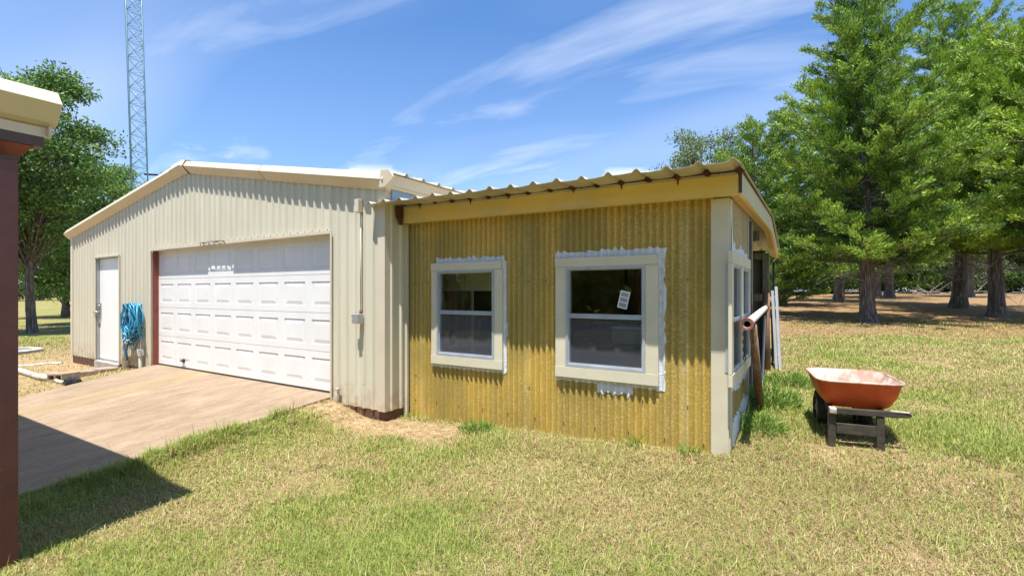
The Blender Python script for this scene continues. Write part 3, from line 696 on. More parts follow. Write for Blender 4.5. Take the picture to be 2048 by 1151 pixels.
# rusty closures at the rib voids, with drips running down the fascia
m = MB(); rr = random.Random(3)
m.loft(strip(FY-.006, FY+.01, (2.412, 2.350), (2.424, 2.361)))
for k in range(15):
    x = .353+k*.25+rr.uniform(-.012, .012); z = fz(x, 2.418, 2.356); s_ = rr.uniform(.75, 1.1); y0 = FY-.012-.001*(k % 3)
    m.prism([(x-.046*s_, z), (x-.014, z-.022*s_), (x+.014, z-.022*s_), (x+.046*s_, z), (x+.016, z+.028), (x-.016, z+.028)], 1, y0, FY-.007)
    if rr.random() < .45: 
        d_ = rr.uniform(.02, .05); m.prism([(x-.008, z-.018), (x-.003, z-.022-d_), (x+.003, z-.022-d_), (x+.010, z-.018)], 1, y0-.001, FY-.0065)
    if rr.random() < .3: m.prism([(x+.06, z), (x+.085, z-.015), (x+.11, z), (x+.085, z+.008)], 1, y0, FY-.007)
m.build('rusty_closure', m_rust, S)
m = MB(); m.loft([[(x-.03, y, 2.40) for x, y in ((.05, .12), (.11, .12), (.11, .2), (.05, .2))], [(x-.02, y, 2.28) for x, y in ((.05, .13), (.10, .13), (.10, .2), (.05, .2))], [(x-.01, y, 2.18) for x, y in ((.06, .16), (.08, .16), (.08, .2), (.06, .2))]])
m.build('rusty_bracket', m_rust, S)
# side wall (x = 3.77) : room section then open bay
SX = 3.765
SWN = (.30, 1.60, .665, 1.60)
XS = Matrix.Translation((SX, 0, 0)) @ Matrix.Rotation(R(90), 4, 'Z')
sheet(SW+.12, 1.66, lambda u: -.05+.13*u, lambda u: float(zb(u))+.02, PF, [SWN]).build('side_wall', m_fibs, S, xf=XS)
m = MB(); m.box(SX-.02, SX+.022, 1.66, 1.70, -.0, 2.2); m.build('side_batten', m_vinyl, S)
m = MB(); m.box(SX-.03, SX+.0, 1.74, 1.78, .05, 2.19); m.build('side_batten', m_post, S)
m = MB(); m.box(3.60, 3.75, 2.42, 2.56, .1, 2.22); m.build('timber_post', m_wood, S, bevel=.008)
m = MB(); m.box(3.66, 3.765, 5.2, 5.32, .1, 2.02); m.build('timber_post', m_wood, S, bevel=.008)
m = MB(); m.tube([(3.80, 5.74, .2), (3.80, 5.74, 1.88)], .02, 8); m.build('steel_post', m_dark, S)
m = MB(); m.box(3.3, 3.66, 5.05, 5.1, 1.20, 1.32); m.box(3.2, 3.70, 5.1, 5.2, 1.92, 2.02); m.box(.3, 3.72, 3.85, 3.95, 2.12, 2.26); m.box(.3, 3.72, 2.4, 2.5, 2.10, 2.22); m.build('roof_beam', m_wood, S)
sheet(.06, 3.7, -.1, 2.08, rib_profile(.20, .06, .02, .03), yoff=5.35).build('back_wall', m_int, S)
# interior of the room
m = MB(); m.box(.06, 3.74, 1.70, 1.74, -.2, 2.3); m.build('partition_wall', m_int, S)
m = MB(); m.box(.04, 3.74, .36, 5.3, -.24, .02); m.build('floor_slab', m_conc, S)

def zig(lo, hi, base, seed, period=.0678):
    rr = random.Random(seed); vals = {}
    def f(x):
        k = math.floor(x/period*2); 
        for q in (k, k+1):
            if q not in vals: vals[q] = base+rr.uniform(lo, hi)*(1 if q % 2 else .35)
        t = x/period*2-k; return vals[k]*(1-t)+vals[k+1]*t
    return f
def window(name_label, x0, x1, z0, z1, tb, plane_xf, mid, extra_mull=False, sticker=False, side=False):
    """opening x0..x1,z0..z1 in local plane y=0 (outside is -y). tb: casing outer (X0,X1,Z0,Z1)"""
    X0, X1, Z0, Z1 = tb; y0 = -.040; m = MB()
    m.box(X0, X1-.01, y0-.006, -.012, z1, Z1)                                        # head board
    m.box(X0+.004, x0, y0, -.012, z0, z1-.002); m.box(x1, X1, y0, -.012, z0, z1-.002)
    m.box(X0+.002, X1+.002, y0-.006, -.012, Z0, z0-.002)
    win = m.build('window', m_case, S, xf=plane_xf, bevel=.0025)
    if name_label: win['label'] = name_label
    s = MB(); f_ = .026
    s.box(x0, x0+f_, -.046, .03, z0, z1); s.box(x1-f_, x1, -.046, .03, z0, z1); s.box(x0+f_, x1-f_, -.046, .03, z1-f_, z1); s.box(x0+f_, x1-f_, -.046, .03, z0, z0+f_)
    # inner lip
    s.box(x0+f_, x0+f_+.012, -.030, .03, z0+f_, z1-f_); s.box(x1-f_-.012, x1-f_, -.030, .03, z0+f_, z1-f_)
    s.box(x0+f_+.012, x1-f_-.012, -.030, .03, mid-.022, mid+.022); s.box(x0+f_+.012, x1-f_-.012, -.041, -.030, mid-.022, mid-.004)
    s.box(x0+f_+.012, x1-f_-.012, -.030, .03, z1-f_-.012, z1-f_); s.box(x0+f_+.012, x1-f_-.012, -.030, .03, z0+f_, z0+f_+.012)
    s.build('sash_frame', m_alu, win, xf=plane_xf)
    xa, xb = x0+f_+.012, x1-f_-.012
    MB().box(xa, xb, .006, .010, mid+.022, z1-f_-.012).build('pane', m_glass, win, xf=plane_xf)
    MB().box(xa, xb, .006, .010, z0+f_+.012, mid-.022).build('pane', m_glass, win, xf=plane_xf)
    MB().add([(xa, -.015, z0+f_+.012), (xb, -.015, z0+f_+.012), (xb, -.015, mid-.022), (xa, -.015, mid-.022)], [(0, 1, 2, 3)]).build('insect_screen', m_screen, win, xf=plane_xf)
    if sticker:
        T = plane_xf @ Matrix.Translation((x1-.22, .003, mid+.165)) @ Matrix.Rotation(R(13), 4, 'Y')
        stt = MB().box(-.048, .048, -.001, .001, -.085, .085).build('paper_label', m_sticker, win, xf=T)
        q = MB()
        for k in range(3): q.box(-.036, .036, -.003, -.001, -.072+k*.051, -.032+k*.051)
        q.build('label_print', m_stickg, win, xf=T)
    return win
XF = Matrix.Translation((0, SW, 0))
wa = window('shed window with a two-door white cabinet behind its upper pane', W1[0], W1[1], W1[2], W1[3], (.44, 1.468, .495, 1.70), XF, 1.115)
wb = window('shed window with a tilted paper label on its upper pane', W2[0], W2[1], W2[2], W2[3], (2.115, 3.17, .49, 1.70), XF, 1.115, sticker=True)
# the side opening holds two windows
XW = XS
def side_window():
    m = MB(); y0 = -.04
    m.box(.19, .93, y0-.004, -.010, 1.60, 1.70); m.box(.932, 1.66, y0-.004, -.010, 1.60, 1.70)
    m.box(.19, .30, y0, -.010, .665, 1.598); m.box(.88, 1.02, y0, -.010, .665, 1.598); m.box(1.60, 1.66, y0, -.010, .665, 1.598)
    m.box(.19, .90, y0-.004, -.010, .56, .663); m.box(.902, 1.66, y0-.004, -.010, .56, .663)
    win = m.build('window', m_case, S, xf=XW, bevel=.0025); win['label'] = 'pair of side windows sharing one cream surround round the corner of the shed'
    for a, b in ((.30, .88), (1.02, 1.60)):
        s = MB(); f_ = .03
        s.box(a, a+f_, -.03, .03, .665, 1.60); s.box(b-f_, b, -.03, .03, .665, 1.60); s.box(a+f_, b-f_, -.03, .03, 1.57, 1.60); s.box(a+f_, b-f_, -.03, .03, .665, .695); s.box(a+f_, b-f_, -.025, .03, 1.09, 1.13)
        s.build('sash_frame', m_alu, win, xf=XW)
        MB().box(a+f_, b-f_, .0, .004, 1.13, 1.57).build('pane', m_glass, win, xf=XW)
        MB().box(a+f_, b-f_, .0, .004, .695, 1.09).build('pane', m_glass, win, xf=XW)
        MB().add([(a+f_, -.012, .695), (b-f_, -.012, .695), (b-f_, -.012, 1.09), (a+f_, -.012, 1.09)], [(0, 1, 2, 3)]).build('insect_screen', m_screen, win, xf=XW)
    return win
ws = side_window()
# white paint slopped on the fibreglass round the windows
def patch(win, x0, x1, lo, hi, seed, off=-.004, xf=None):
    m = sheet(x0, x1, lo, hi, PF, yoff=(SW if xf is None else 0)+off); return m.build('paint_patch', m_paint, win, xf=xf)
patch(wa, .487, 1.475, 1.66, zig(.0, .045, 1.742, 1), 1)
patch(wa, 1.44, 1.50, .47, 1.69, 2)
patch(wa, 1.50, 1.525, zig(-.03, .03, .86, 5, .02), zig(-.03, .03, 1.02, 6, .02), 3)
patch(wa, .44, 1.465, zig(-.012, .004, .455, 3), .51, 4)
patch(wb, 2.095, 3.205, 1.66, zig(.0, .05, 1.752, 7), 5)
def ragged_side(win, xa, xb, z0, z1, seed):
    rr = random.Random(seed); m = MB(); z = z0; e = xb
    while z < z1:
        zn = min(z1, z+rr.uniform(.03, .07)); en = xb+rr.uniform(-.012, .014)
        def yy(x): return SW+PF['f'](x)-.0045
        xs = lambda e_: np.linspace(xa, e_, 9)
        a = xs(e); b = xs(en); v = [(p, yy(p), z) for p in a]+[(p, yy(p), zn) for p in b]
        m.add(v, [(i, i+1, 10+i, 9+i) for i in range(8)]); z = zn; e = en
    m.build('paint_patch', m_paint, win)
ragged_side(wb, 3.15, 3.225, .44, 1.76, 3); ragged_side(wa, 1.45, 1.492, .45, 1.70, 8)
patch(wb, 2.115, 3.17, zig(-.012, .004, .452, 9), .50, 6)
patch(wb, 2.56, 2.92, zig(-.05, .0, .385, 10, .05), .45, 7, off=-.006)
rr = random.Random(9)
m = MB()
for k in range(7):                        # side: white smear beside the corner post
    a = .36+k*.02; m.add([(a, -.016, 1.66), (a+.02, -.016, 1.66), (a+.02, -.016, 1.95-.04*k+.03*rr.random()), (a, -.016, 1.98-.04*k)], [(0, 1, 2, 3)])
m.build('paint_patch', m_paint, ws, xf=XW)
patch(ws, .46, 1.60, 1.69, zig(.0, .10, 1.74, 12, .16), 8, off=-.006, xf=XW)
patch(ws, .40, 1.60, zig(-.08, .0, .50, 13, .12), .57, 8, off=-.006, xf=XW)
m = sheet(SW+.12, 1.66, lambda u: -.08+.13*u, zig(-.02, .10, .22, 15, .2), PF, yoff=-.006); m.build('paint_patch', m_paint, S, xf=XS)

# things inside the shed seen through the glass
cb = thing('wall_cabinet', (.6, .9, 1.37), 'white two-door wall cabinet hung behind the left shed window', 'cabinet')
m = MB(); m.box(.04, 1.05, .80, 1.10, 1.37, 1.86); m.build('carcass', m_cab, cb)
for a, b in ((.17, .583), (.60, 1.04)):
    m = MB(); m.box(a, b, .78, .797, 1.38, 1.85); m.box(a+.035, b-.035, .775, .78, 1.415, 1.82); m.build('cabinet_door', m_cab, cb)
wbn = thing('workbench', (2.6, 1.3, .02), 'cluttered dark workbench behind the right shed window', 'workbench')
MB().box(1.5, 3.5, .95, 1.66, .72, .76).build('bench_top', m_int, wbn)
for x, y in ((1.55, 1.0), (3.4, 1.0), (1.55, 1.6), (3.4, 1.6)): MB().box(x, x+.07, y, y+.07, .02, .72).build('leg', m_int, wbn)
tl = thing('toolbox', (2.75, 1.2, .76), 'grey and red toolbox on the bench behind the right shed window', 'toolbox')
MB().box(2.45, 3.0, 1.05, 1.35, .765, .93).build('body', m_grey, tl, bevel=.01); MB().box(2.45, 3.0, 1.05, 1.35, .935, .97).build('lid', m_cab, tl, bevel=.01); MB().tube([(2.6, 1.2, .97), (2.62, 1.2, 1.03), (2.84, 1.2, 1.03), (2.86, 1.2, .97)], .012, 6).build('handle', m_red, tl)
m = MB(); m.box(2.0, 2.42, 1.58, 1.68, .80, 1.9); m.box(2.04, 2.38, 1.56, 1.58, .86, 1.84)
tag(m.build('grey_door_panel', m_int), 'flat grey-green panel leaning on the inner wall seen through the right shed window', 'panel')
m = MB(); m.box(2.6, 3.6, 1.45, 1.68, 1.28, 1.31); m.box(2.62, 2.66, 1.45, 1.68, .78, 1.95); m.box(3.3, 3.34, 1.45, 1.68, .78, 1.95); m.box(2.66, 3.3, 1.45, 1.68, 1.66, 1.69)
sh = m.build('shelf_unit', m_wood); tag(sh, 'open wooden shelf unit against the inner wall seen through the right shed window', 'shelf')
m = MB(); m.tube([(.55, .9, .02), (.75, .9, 1.0)], .02, 8); m.box(.62, .80, 1.0, 1.2, .02, .82)
tag(m.build('floor_locker', m_grey), 'narrow grey locker standing behind the left shed window', 'locker')
m = MB(); m.box(2.1, 2.6, 1.1, 1.5, .765, .80); m.box(2.15, 2.3, 1.1, 1.3, .80, .9); m.tube([(2.25, 1.2, .9), (2.25, 1.2, 1.0)], .05, 10); tag(m.build('paint_tin', m_red), 'small red tin on the bench behind the right shed window', 'tin')

# ---------------------------------------------------------------- carport corner (left foreground)
K = thing('carport', (.2, -3.1, -.28), 'corner of a cream-trimmed carport on a dark red steel post at the left edge', 'carport')
CX, CY, CZ = .262, -3.045, 2.555
pr = [(CX, CZ), (CX-.085, CZ+.095), (CX-.16, CZ+.10), (CX-.16, CZ-.135), (CX-.088, CZ-.108)]
m = MB(); m.prism(pr, 1, CY, -9.0); m.build('roof_trim', m_rake, K, bevel=.003)
m = MB(); m.box(-6.8, CX-.16, -9, CY, CZ+.02, CZ+.07); m.build('roof', m_roofm, K)
m = MB(); m.box(-6.8, CX-.16, CY-.14, CY-.02, CZ-.13, CZ+.015); m.build('roof_trim', m_rake, K)
m = MB(); m.box(CX-.155, CX-.135, -9, CY-.02, CZ-.20, CZ-.137); m.box(CX-.145, CX-.085, CY-.045, CY-.03, CZ-.19, CZ-.137); m.build('inner_fascia', m_rake, K)
m = MB(); m.box(CX-.24, CX-.135, -9, CY-.055, CZ-.265, CZ-.20); m.build('eave_beam', m_brown, K)
m = MB(); m.loft([[(CX-.36, CY-.10, CZ-.268), (CX-.140, CY-.10, CZ-.268), (CX-.140, CY-.5, CZ-.268), (CX-.36, CY-.5, CZ-.268)], [(CX-.36, CY-.19, CZ-.39), (CX-.015-.2, CY-.19, CZ-.39), (CX-.215, CY-.45, CZ-.39), (CX-.36, CY-.45, CZ-.39)]])
m.build('post_bracket', m_redp, K)
PX = .255; PY = -3.25
m = MB(); m.box(PX-.006, PX, PY-.16, PY, -.35, CZ-.40) ; m.box(PX-.16, PX-.006, PY-.012, PY-.0, -.35, CZ-.40); m.box(PX-.16, PX-.006, PY-.16, PY-.148, -.35, CZ-.40); m.box(PX-.16, PX-.154, PY-.148, PY-.012, -.35, CZ-.40)
m.build('post', m_maroon, K)
m = MB(); m.box(PX-.17, PX+.004, PY-.17, PY+.004, CZ-.40, CZ-.385); m.build('post_cap', m_dark, K)
# far posts keep the roof standing
for q in ((-6.6, -6.45, -3.4, -3.25), (-6.6, -6.45, -8.8, -8.65), (.1, .25, -8.8, -8.65)): MB().box(*q, -.6, CZ-.2).build('post', m_maroon, K)

# ---------------------------------------------------------------- radio tower
def tower():
    bx, by = at(294, 15.0); Y = 15.0
    z0 = float(height(bx, by)); t = thing('radio_tower', (bx, by, z0), 'slender triangular lattice radio tower rising behind the left slope of the garage roof', 'tower')
    # lean: 18 px over 350 px
    lx, ly = -.8521*.034, -.5235*.034; Ht = 16
    legs = []
    for k in range(3):
        a = R(100+120*k)+.5; legs.append((.26*math.cos(a), .26*math.sin(a)))
    P_ = lambda k, z: (bx+legs[k][0]+lx*(z-1), by+legs[k][1]+ly*(z-1), z0+z)
    for k in range(3): MB().tube([P_(k, 0), P_(k, Ht)], .022, 8).build('leg', m_tower, t)
    m = MB(); z = .2; n = 0
    while z < Ht-.5:
        for k in range(3):
            q = (k+1) % 3
            m.tube([P_(k, z), P_(q, z)], .010, 5); m.tube([P_(k, z), P_(q, z+.46)], .008, 5); m.tube([P_(q, z), P_(k, z+.46)], .008, 5)
        z += .48
    m.build('lattice_bracing', m_tower, t)
    zb_ = 1.355+(583-347)/967*Y-z0
    m = MB(); c0 = Vector(P_(0, zb_)); ux = Vector((.8521, .5235, 0))
    m.beam(c0-ux*.1+Vector((0, 0, .05)), c0+ux*.75+Vector((0, 0, -.0)), .05, .05); m.beam(c0+ux*.1+Vector((0, 0, -.25)), c0+ux*.6, .03, .03); m.beam(c0+ux*.45+Vector((0, 0, .02)), c0+ux*.75+Vector((0, 0, .12)), .12, .12); m.beam(c0+ux*.65+Vector((0, 0, .15)), c0+ux*.75+Vector((0, 0, .15)), .06, .04)
    m.build('antenna_bracket', m_dark, t)
    m = MB(); m.tube([(P_(1, 0)[0]-.05, P_(1, 0)[1], z0), (P_(1, Ht)[0]-.05, P_(1, Ht)[1], z0+Ht)], .014, 6); m.build('cable', m_dark, t)
tower()

# ---------------------------------------------------------------- wheelbarrow
def wheelbarrow():
    cx0, cy0 = 4.682, 1.292; g = float(height(cx0, cy0)); rz = R(8)
    W = thing('wheelbarrow', (cx0, cy0, g), 'old orange wheelbarrow with dark wooden frame standing on the grass right of the shed', 'wheelbarrow', rz=rz)
    k = .845
    def rr_ring(hx, hy, z, cy=0, r=.09, n=7):
        pts = []
        for qx, qy, a0 in ((1, 1, 0), (-1, 1, 90), (-1, -1, 180), (1, -1, 270)):
            for i in range(n):
                a = R(a0+90*i/(n-1)); pts.append((qx*(hx-r)+r*math.cos(a), cy+qy*(hy-r)+r*math.sin(a), z))
        return pts
    B = lambda m, n, mt, p, **kw: m.build(n, mt, p, local=True, **kw)
    zt_ = .485+.1; zt_ = .525; zb_ = .283
    outer = [rr_ring(.375*k, .46*k, zt_, r=.12), rr_ring(.355*k, .44*k, zt_-.05, r=.115), rr_ring(.330*k, .41*k, zt_-.12, r=.09), rr_ring(.298*k, .37*k, zb_+.055, r=.09), rr_ring(.278*k, .34*k, zb_+.022, r=.085), rr_ring(.245*k, .31*k, zb_+.004, r=.075), rr_ring(.21*k, .27*k, zb_, r=.06)]
    tr = B(MB().loft(outer, smooth=True, caps=False), 'tray', m_tray, W)
    tr.data.polygons.foreach_set('use_smooth', [True]*len(tr.data.polygons))
    inner = [[(x*.985, y*.985, z+.003) for x, y, z in r] for r in outer]
    m = MB().loft(inner, smooth=True, caps=False); b = len(m.v)-28; m.f.append(tuple(range(b, b+28))); m.sm.append(False)
    B(m, 'tray_lining', m_trayin, tr)
    rim = rr_ring(.378*k, .463*k, zt_, r=.12); B(MB().tube(rim+[rim[0]], .0095, 8, caps=False), 'tray_rim', m_rim, tr)
    for x, y in ((-.12, .14), (.1, .14), (-.12, -.12), (.1, -.12)): B(MB().tube([(x, y, zb_+.003), (x, y, zb_+.012)], .012, 8), 'bolt', m_grey, tr)
    for x in (-.12, .08): B(MB().tube([(x, .365*k, zt_-.10), (x, .355*k, zt_-.10)], .012, 8), 'bolt', m_grey, tr)
    hz_ = .275
    # two rails; left one ends toward the viewer, chipped pale
    for sx in (-1, 1):
        m = MB(); m.beam((sx*.19-.03, -.36, hz_), (sx*.12-.02, .50, hz_-.06), .042, .048); B(m, 'rail', m_bwood, W, bevel=.006)
    m = MB(); m.loft([[(x, y+dx, z) for dx in (0,) for x, y, z in ((-.242, yy, hz_-.028*s), (-.188, yy, hz_-.028*s), (-.188, yy, hz_+.028*s), (-.242, yy, hz_+.028*s))] for yy, s in ((-.362, 1.05), (-.41, 1), (-.425, .7))])
    B(m, 'rail_end', m_chip, W, bevel=.006)
    m = MB(); m.loft([[(x, -.375+dy, hz_+.01*x+dz) for dy, dz in ((-.02*s, -.026*s), (.02*s, -.026*s), (.02*s, .026*s), (-.02*s, .026*s))] for x, s in ((-.185, 1), (.24, 1), (.32, .75), (.345, .45))])
    hb = B(m, 'handle_bar', m_bwood, W, bevel=.006)
    m = MB(); m.beam((.20, -.378, hz_+.030), (.33, -.378, hz_+.026), .036, .006); B(m, 'worn_paint', m_chip, hb)
    # legs, leg board and straps
    for x in (-.215, .135):
        m = MB(); m.loft([[(x-.032+dx, -.388+dy, z) for dx, dy in ((0, 0), (.058, 0), (.058, .04), (0, .04))] for z in (-.06, hz_-.03)])
        B(m, 'leg', m_bwood, W, bevel=.004)
    B(MB().box(-.185, .105, -.384, -.36, .075, .165), 'leg_board', m_bwood, W, bevel=.004)
    m = MB(); m.beam((.10, -.1, hz_-.03), (.13, -.35, .02), .008, .035); m.beam((-.16, -.05, hz_-.03), (-.2, -.35, .04), .008, .035); B(m, 'strap', m_bwood, W)
    B(MB()  .box(-.19, .15, -.16, -.12, hz_+.012, zb_+.002), 'cross_block', m_bwood, W)
    B(MB().box(-.19, .15, .12, .16, hz_-.01, zb_+.002), 'cross_block', m_bwood, W)
    for x in (-.20, .13):
        w_ = MB(); rings = []
        prof = [(-.045, .10), (-.052, .135), (-.045, .165), (-.02, .178), (.02, .178), (.045, .165), (.052, .135), (.045, .10)]
        for i in range(33):
            a = 2*math.pi*i/32; rings.append([(x+px, .24+r_*math.cos(a), .165+r_*math.sin(a)) for px, r_ in prof])
        w_.loft(rings, caps=False, smooth=True)
        wh = B(w_, 'wheel', m_tyre, W)
        hbm = MB(); hbm.tube([(x-.03, .24, .165), (x+.03, .24, .165)], .098, 20); hbm.tube([(x-.05, .24, .165), (x+.05, .24, .165)], .025, 12); B(hbm, 'rim', m_chip, wh)
    B(MB().tube([(-.26, .24, .165), (.19, .24, .165)], .010, 8), 'axle', m_dark, W)
wheelbarrow()

# ---------------------------------------------------------------- steel pipe rail, stake, boards at the shed side
pr_ = thing('pipe_rail', (3.9, .3, 1.08), 'rusty white pipe lying level along the shed side windows with a flanged open end', 'pipe')
a = Vector((3.905, .30, 1.085)); b = Vector((3.835, 3.25, 1.135)); d = (b-a).normalized()
m = MB(); n = 20
def ringp(p, r): 
    u = Vector((1, 0, 0)); u = (u-d*u.dot(d)).normalized(); q = d.cross(u); return [tuple(p+(u*math.cos(2*math.pi*i/n)+q*math.sin(2*math.pi*i/n))*r) for i in range(n)]
m.loft([ringp(b, .028), ringp(a+d*.02, .028), ringp(a, .028), ringp(a, .036), ringp(b, .036)], caps=False, smooth=True); m.build('tube', m_pipe, pr_)
m = MB(); m.loft([ringp(a+d*.02, .036), ringp(a-d*.012, .037), ringp(a-d*.012, .052), ringp(a+d*.05, .052), ringp(a+d*.05, .036)], caps=False); m.loft([ringp(b-d*.02, .037), ringp(b-d*.02, .055), ringp(b+d*.05, .055), ringp(b+d*.05, .02)], caps=False)
m.build('collar', m_rustr, pr_)
m = MB(); g_ = float(height(3.89, 1.87)); m.tube([(3.905, .80, 1.045), (3.89, 1.87, g_-.1)], [.034, .042], 8)
tag(m.build('prop_post', m_woodb), 'slanting brown wooden post propping the white pipe beside the shed', 'post')
m = MB(); g_ = float(height(3.81, 3.78)); m.tube([(3.835, 3.72, g_-.1), (3.82, 3.74, .8), (3.825, 3.74, 1.34)], [.05, .045, .042], 8)
tag(m.build('wooden_stake', m_woodb), 'upright weathered brown stake at the far end of the white pipe', 'post')
ch = thing('hanging_chain', (3.89, .36, 1.04), 'short dark chain hanging below the near end of the white pipe', 'chain')
m = MB()
for k in range(8):
    z = 1.03-.034*k; pts = [(3.875+(.011*math.cos(t_)*(1 if k % 2 else .2)), .40+(.011*math.cos(t_)*(.2 if k % 2 else 1)), z+.021*math.sin(t_)) for t_ in np.linspace(0, 2*math.pi, 13)]
    m.tube(pts, .0045, 5, caps=False)
m.build('chain_links', m_dark, ch)
def board(name, a, b, w, th, mt, label, cat, group=None, up=(0, 1, 0)):
    m = MB(); m.beam(a, b, w, th, up); return tag(m.build(name, mt, bevel=.003), label, cat, group)
g_ = float(height(3.97, 3.8))
board('white_plank', (3.99, 3.95, g_-.02), (3.93, 4.05, 1.43), .035, .12, m_vinyl, 'outermost white vinyl plank leaning upright beyond the stake at the shed corner', 'plank', 'white planks leaning by the shed')
board('white_plank', (3.945, 3.90, g_-.02), (3.885, 3.98, 1.37), .035, .10, m_vinyl, 'inner white vinyl plank leaning upright right beside the brown stake', 'plank', 'white planks leaning by the shed')
board('white_plank', (3.84, 2.7, float(height(3.84, 2.7))-.02), (3.83, 3.35, 1.0), .02, .11, m_vinyl, 'shorter white vinyl plank leaning under the white pipe behind the slanting prop', 'plank', 'white planks leaning by the shed')
m = MB(); g_ = float(height(3.9, 4.2))
m.beam((3.88, 4.15, g_), (3.86, 4.2, 1.1), .02, .12, (0, 1, 0))
fb = m.build('folding_frame', m_dark); tag(fb, 'dark folded frame laced with white cord between the stake and the white planks', 'frame')
m = MB()
for k in range(14):
    z = g_+.1+k*.065; m.tube([(3.90, 4.09, z), (3.895, 4.16, z+.05), (3.885, 4.21, z-.01)], .006, 5)
m.build('white_cord', m_vinyl, fb)

# ---------------------------------------------------------------- left-hand yard bits
def on(px, py, z):                     # world point on the level z seen at photo pixel
    r = (px-1024)/967; q = -(py-583)/967
    for _ in range(8):
        t = (z-CAM[2])/q; z = .5*z+.5*float(height(CAM[0]+t*(r*.8521-.5235), CAM[1]+t*(r*.5235+.8521)))
    return CAM[0]+t*(r*.8521-.5235), CAM[1]+t*(r*.5235+.8521)
def slab(name, px, py, sx, sy, h, rz, mt, label, cat, group=None, z=-.25):
    x, y = on(px, py, z); g = float(height(x, y)); m = MB().box(-sx/2, sx/2, -sy/2, sy/2, -.03, h)
    o = m.build(name, mt, bevel=.008); o.location = (x, y, g+.02); o.rotation_euler = (R(random.uniform(-2, 2)), R(random.uniform(-2, 2)), rz)
    return tag(o, label, cat, group)
m_paver = mat('tan_paver_concrete', (.33, .255, .18), .9, var=.15, vscale=10, bump=.3, bscale=60, col2=(.14, .11, .085), c2amt=.6)
G1 = 'concrete pavers by the entry door'
slab('paver', 208, 744, .44, .34, .07, R(8), m_paver, 'tan concrete paver nearest the entry door step', 'paver', G1)
slab('paver', 165, 752, .40, .32, .085, R(2), m_paver, 'middle tan concrete paver between the door paver and the hollow block', 'paver', G1)
slab('paver', 98, 752, .36, .30, .05, R(10), m_paver, 'half buried tan paver left of the hollow block', 'paver', G1)
x, y = on(128, 760, -.25); g = float(height(x, y))
m = MB(); m.box(-.2, .2, -.14, .14, .075, .10); m.box(-.2, .2, -.14, .14, -.03, 0); m.box(-.2, -.165, -.14, .14, 0, .075); m.box(.165, .2, -.14, .14, 0, .075); m.box(-.02, .02, -.14, .14, 0, .075)
o = m.build('hollow_block', m_paver); o.location = (x, y, g+.035); o.rotation_euler = (0, R(-3), R(14)); tag(o, 'hollow concrete block lying flat beside the black drain cap', 'block')
pts = []
for px, py in ((-20, 736), (40, 745), (75, 757), (105, 761)):
    x, y = on(px, py, -.27); pts.append((x, y, float(height(x, y))+.05))
m = MB(); m.tube(pts, .055, 12); pp = m.build('drain_hose', m_pvcd); tag(pp, 'dirty white corrugated pipe snaking on the ground towards the driveway', 'pipe')
pts = [pts[-1]]+[(*on(px, py, -.27), 0) for px, py in ((118, 766), (142, 769))]; pts = [pts[0]]+[(p[0], p[1], float(height(p[0], p[1]))+.03) for p in pts[1:]]
MB().tube(pts, .028, 10).build('reducer_pipe', m_pvcd, pp)
x, y = on(146, 773, -.27); g = float(height(x, y))
m = MB(); rings = []
rr = random.Random(5)
for zz_, r_ in ((-.02, .13), (.03, .14), (.08, .12), (.11, .07), (.12, .01)):
    rings.append([(x+r_*math.cos(a_)*(1+.15*rr.uniform(-1, 1)), y+r_*.8*math.sin(a_)*(1+.15*rr.uniform(-1, 1)), g+zz_+rr.uniform(-.008, .008)) for a_ in np.linspace(0, 2*math.pi, 14, endpoint=False)])
m.loft(rings); m.prism([(x-.15, y-.10), (x+.12, y-.14), (x+.14, y-.02), (x-.1, y-.0)], 2, g-.0, g+.03)
tag(m.build('black_drain_cap', m_black), 'crumpled black plastic drain cap at the driveway edge where the white pipe ends', 'drain cap')
x, y = on(8, 706, -.26); g = float(height(x, y))
m = MB(); rings = []
for r_, z_ in ((.75, -.05), (.75, .08), (.70, .10), (.55, .10), (.53, .085)):
    rings.append([(x+r_*math.cos(a_), y+r_*math.sin(a_), g+z_) for a_ in np.linspace(0, 2*math.pi, 40, endpoint=False)])
m.loft(rings, caps=False); mh = m.build('manhole_ring', m_conc); tag(mh, 'low round concrete tank ring with grey lid on the bare ground left of the garage', 'tank lid')
m = MB(); m.tube([(x, y, g+.0), (x, y, g+.075)], .54, 40); m.build('lid', mat('grey_lid', (.18, .2, .22), .6), mh)
m = MB(); pts = [(*on(px, py, -.28), 0) for px, py in ((20, 733), (60, 731), (100, 727), (125, 726))]; m.tube([(p[0], p[1], float(height(p[0], p[1]))+.01) for p in pts], .03, 8)
tag(m.build('half_buried_pipe', m_pvcd), 'thin straight pale pipe half buried in straw left of the garage corner', 'pipe')

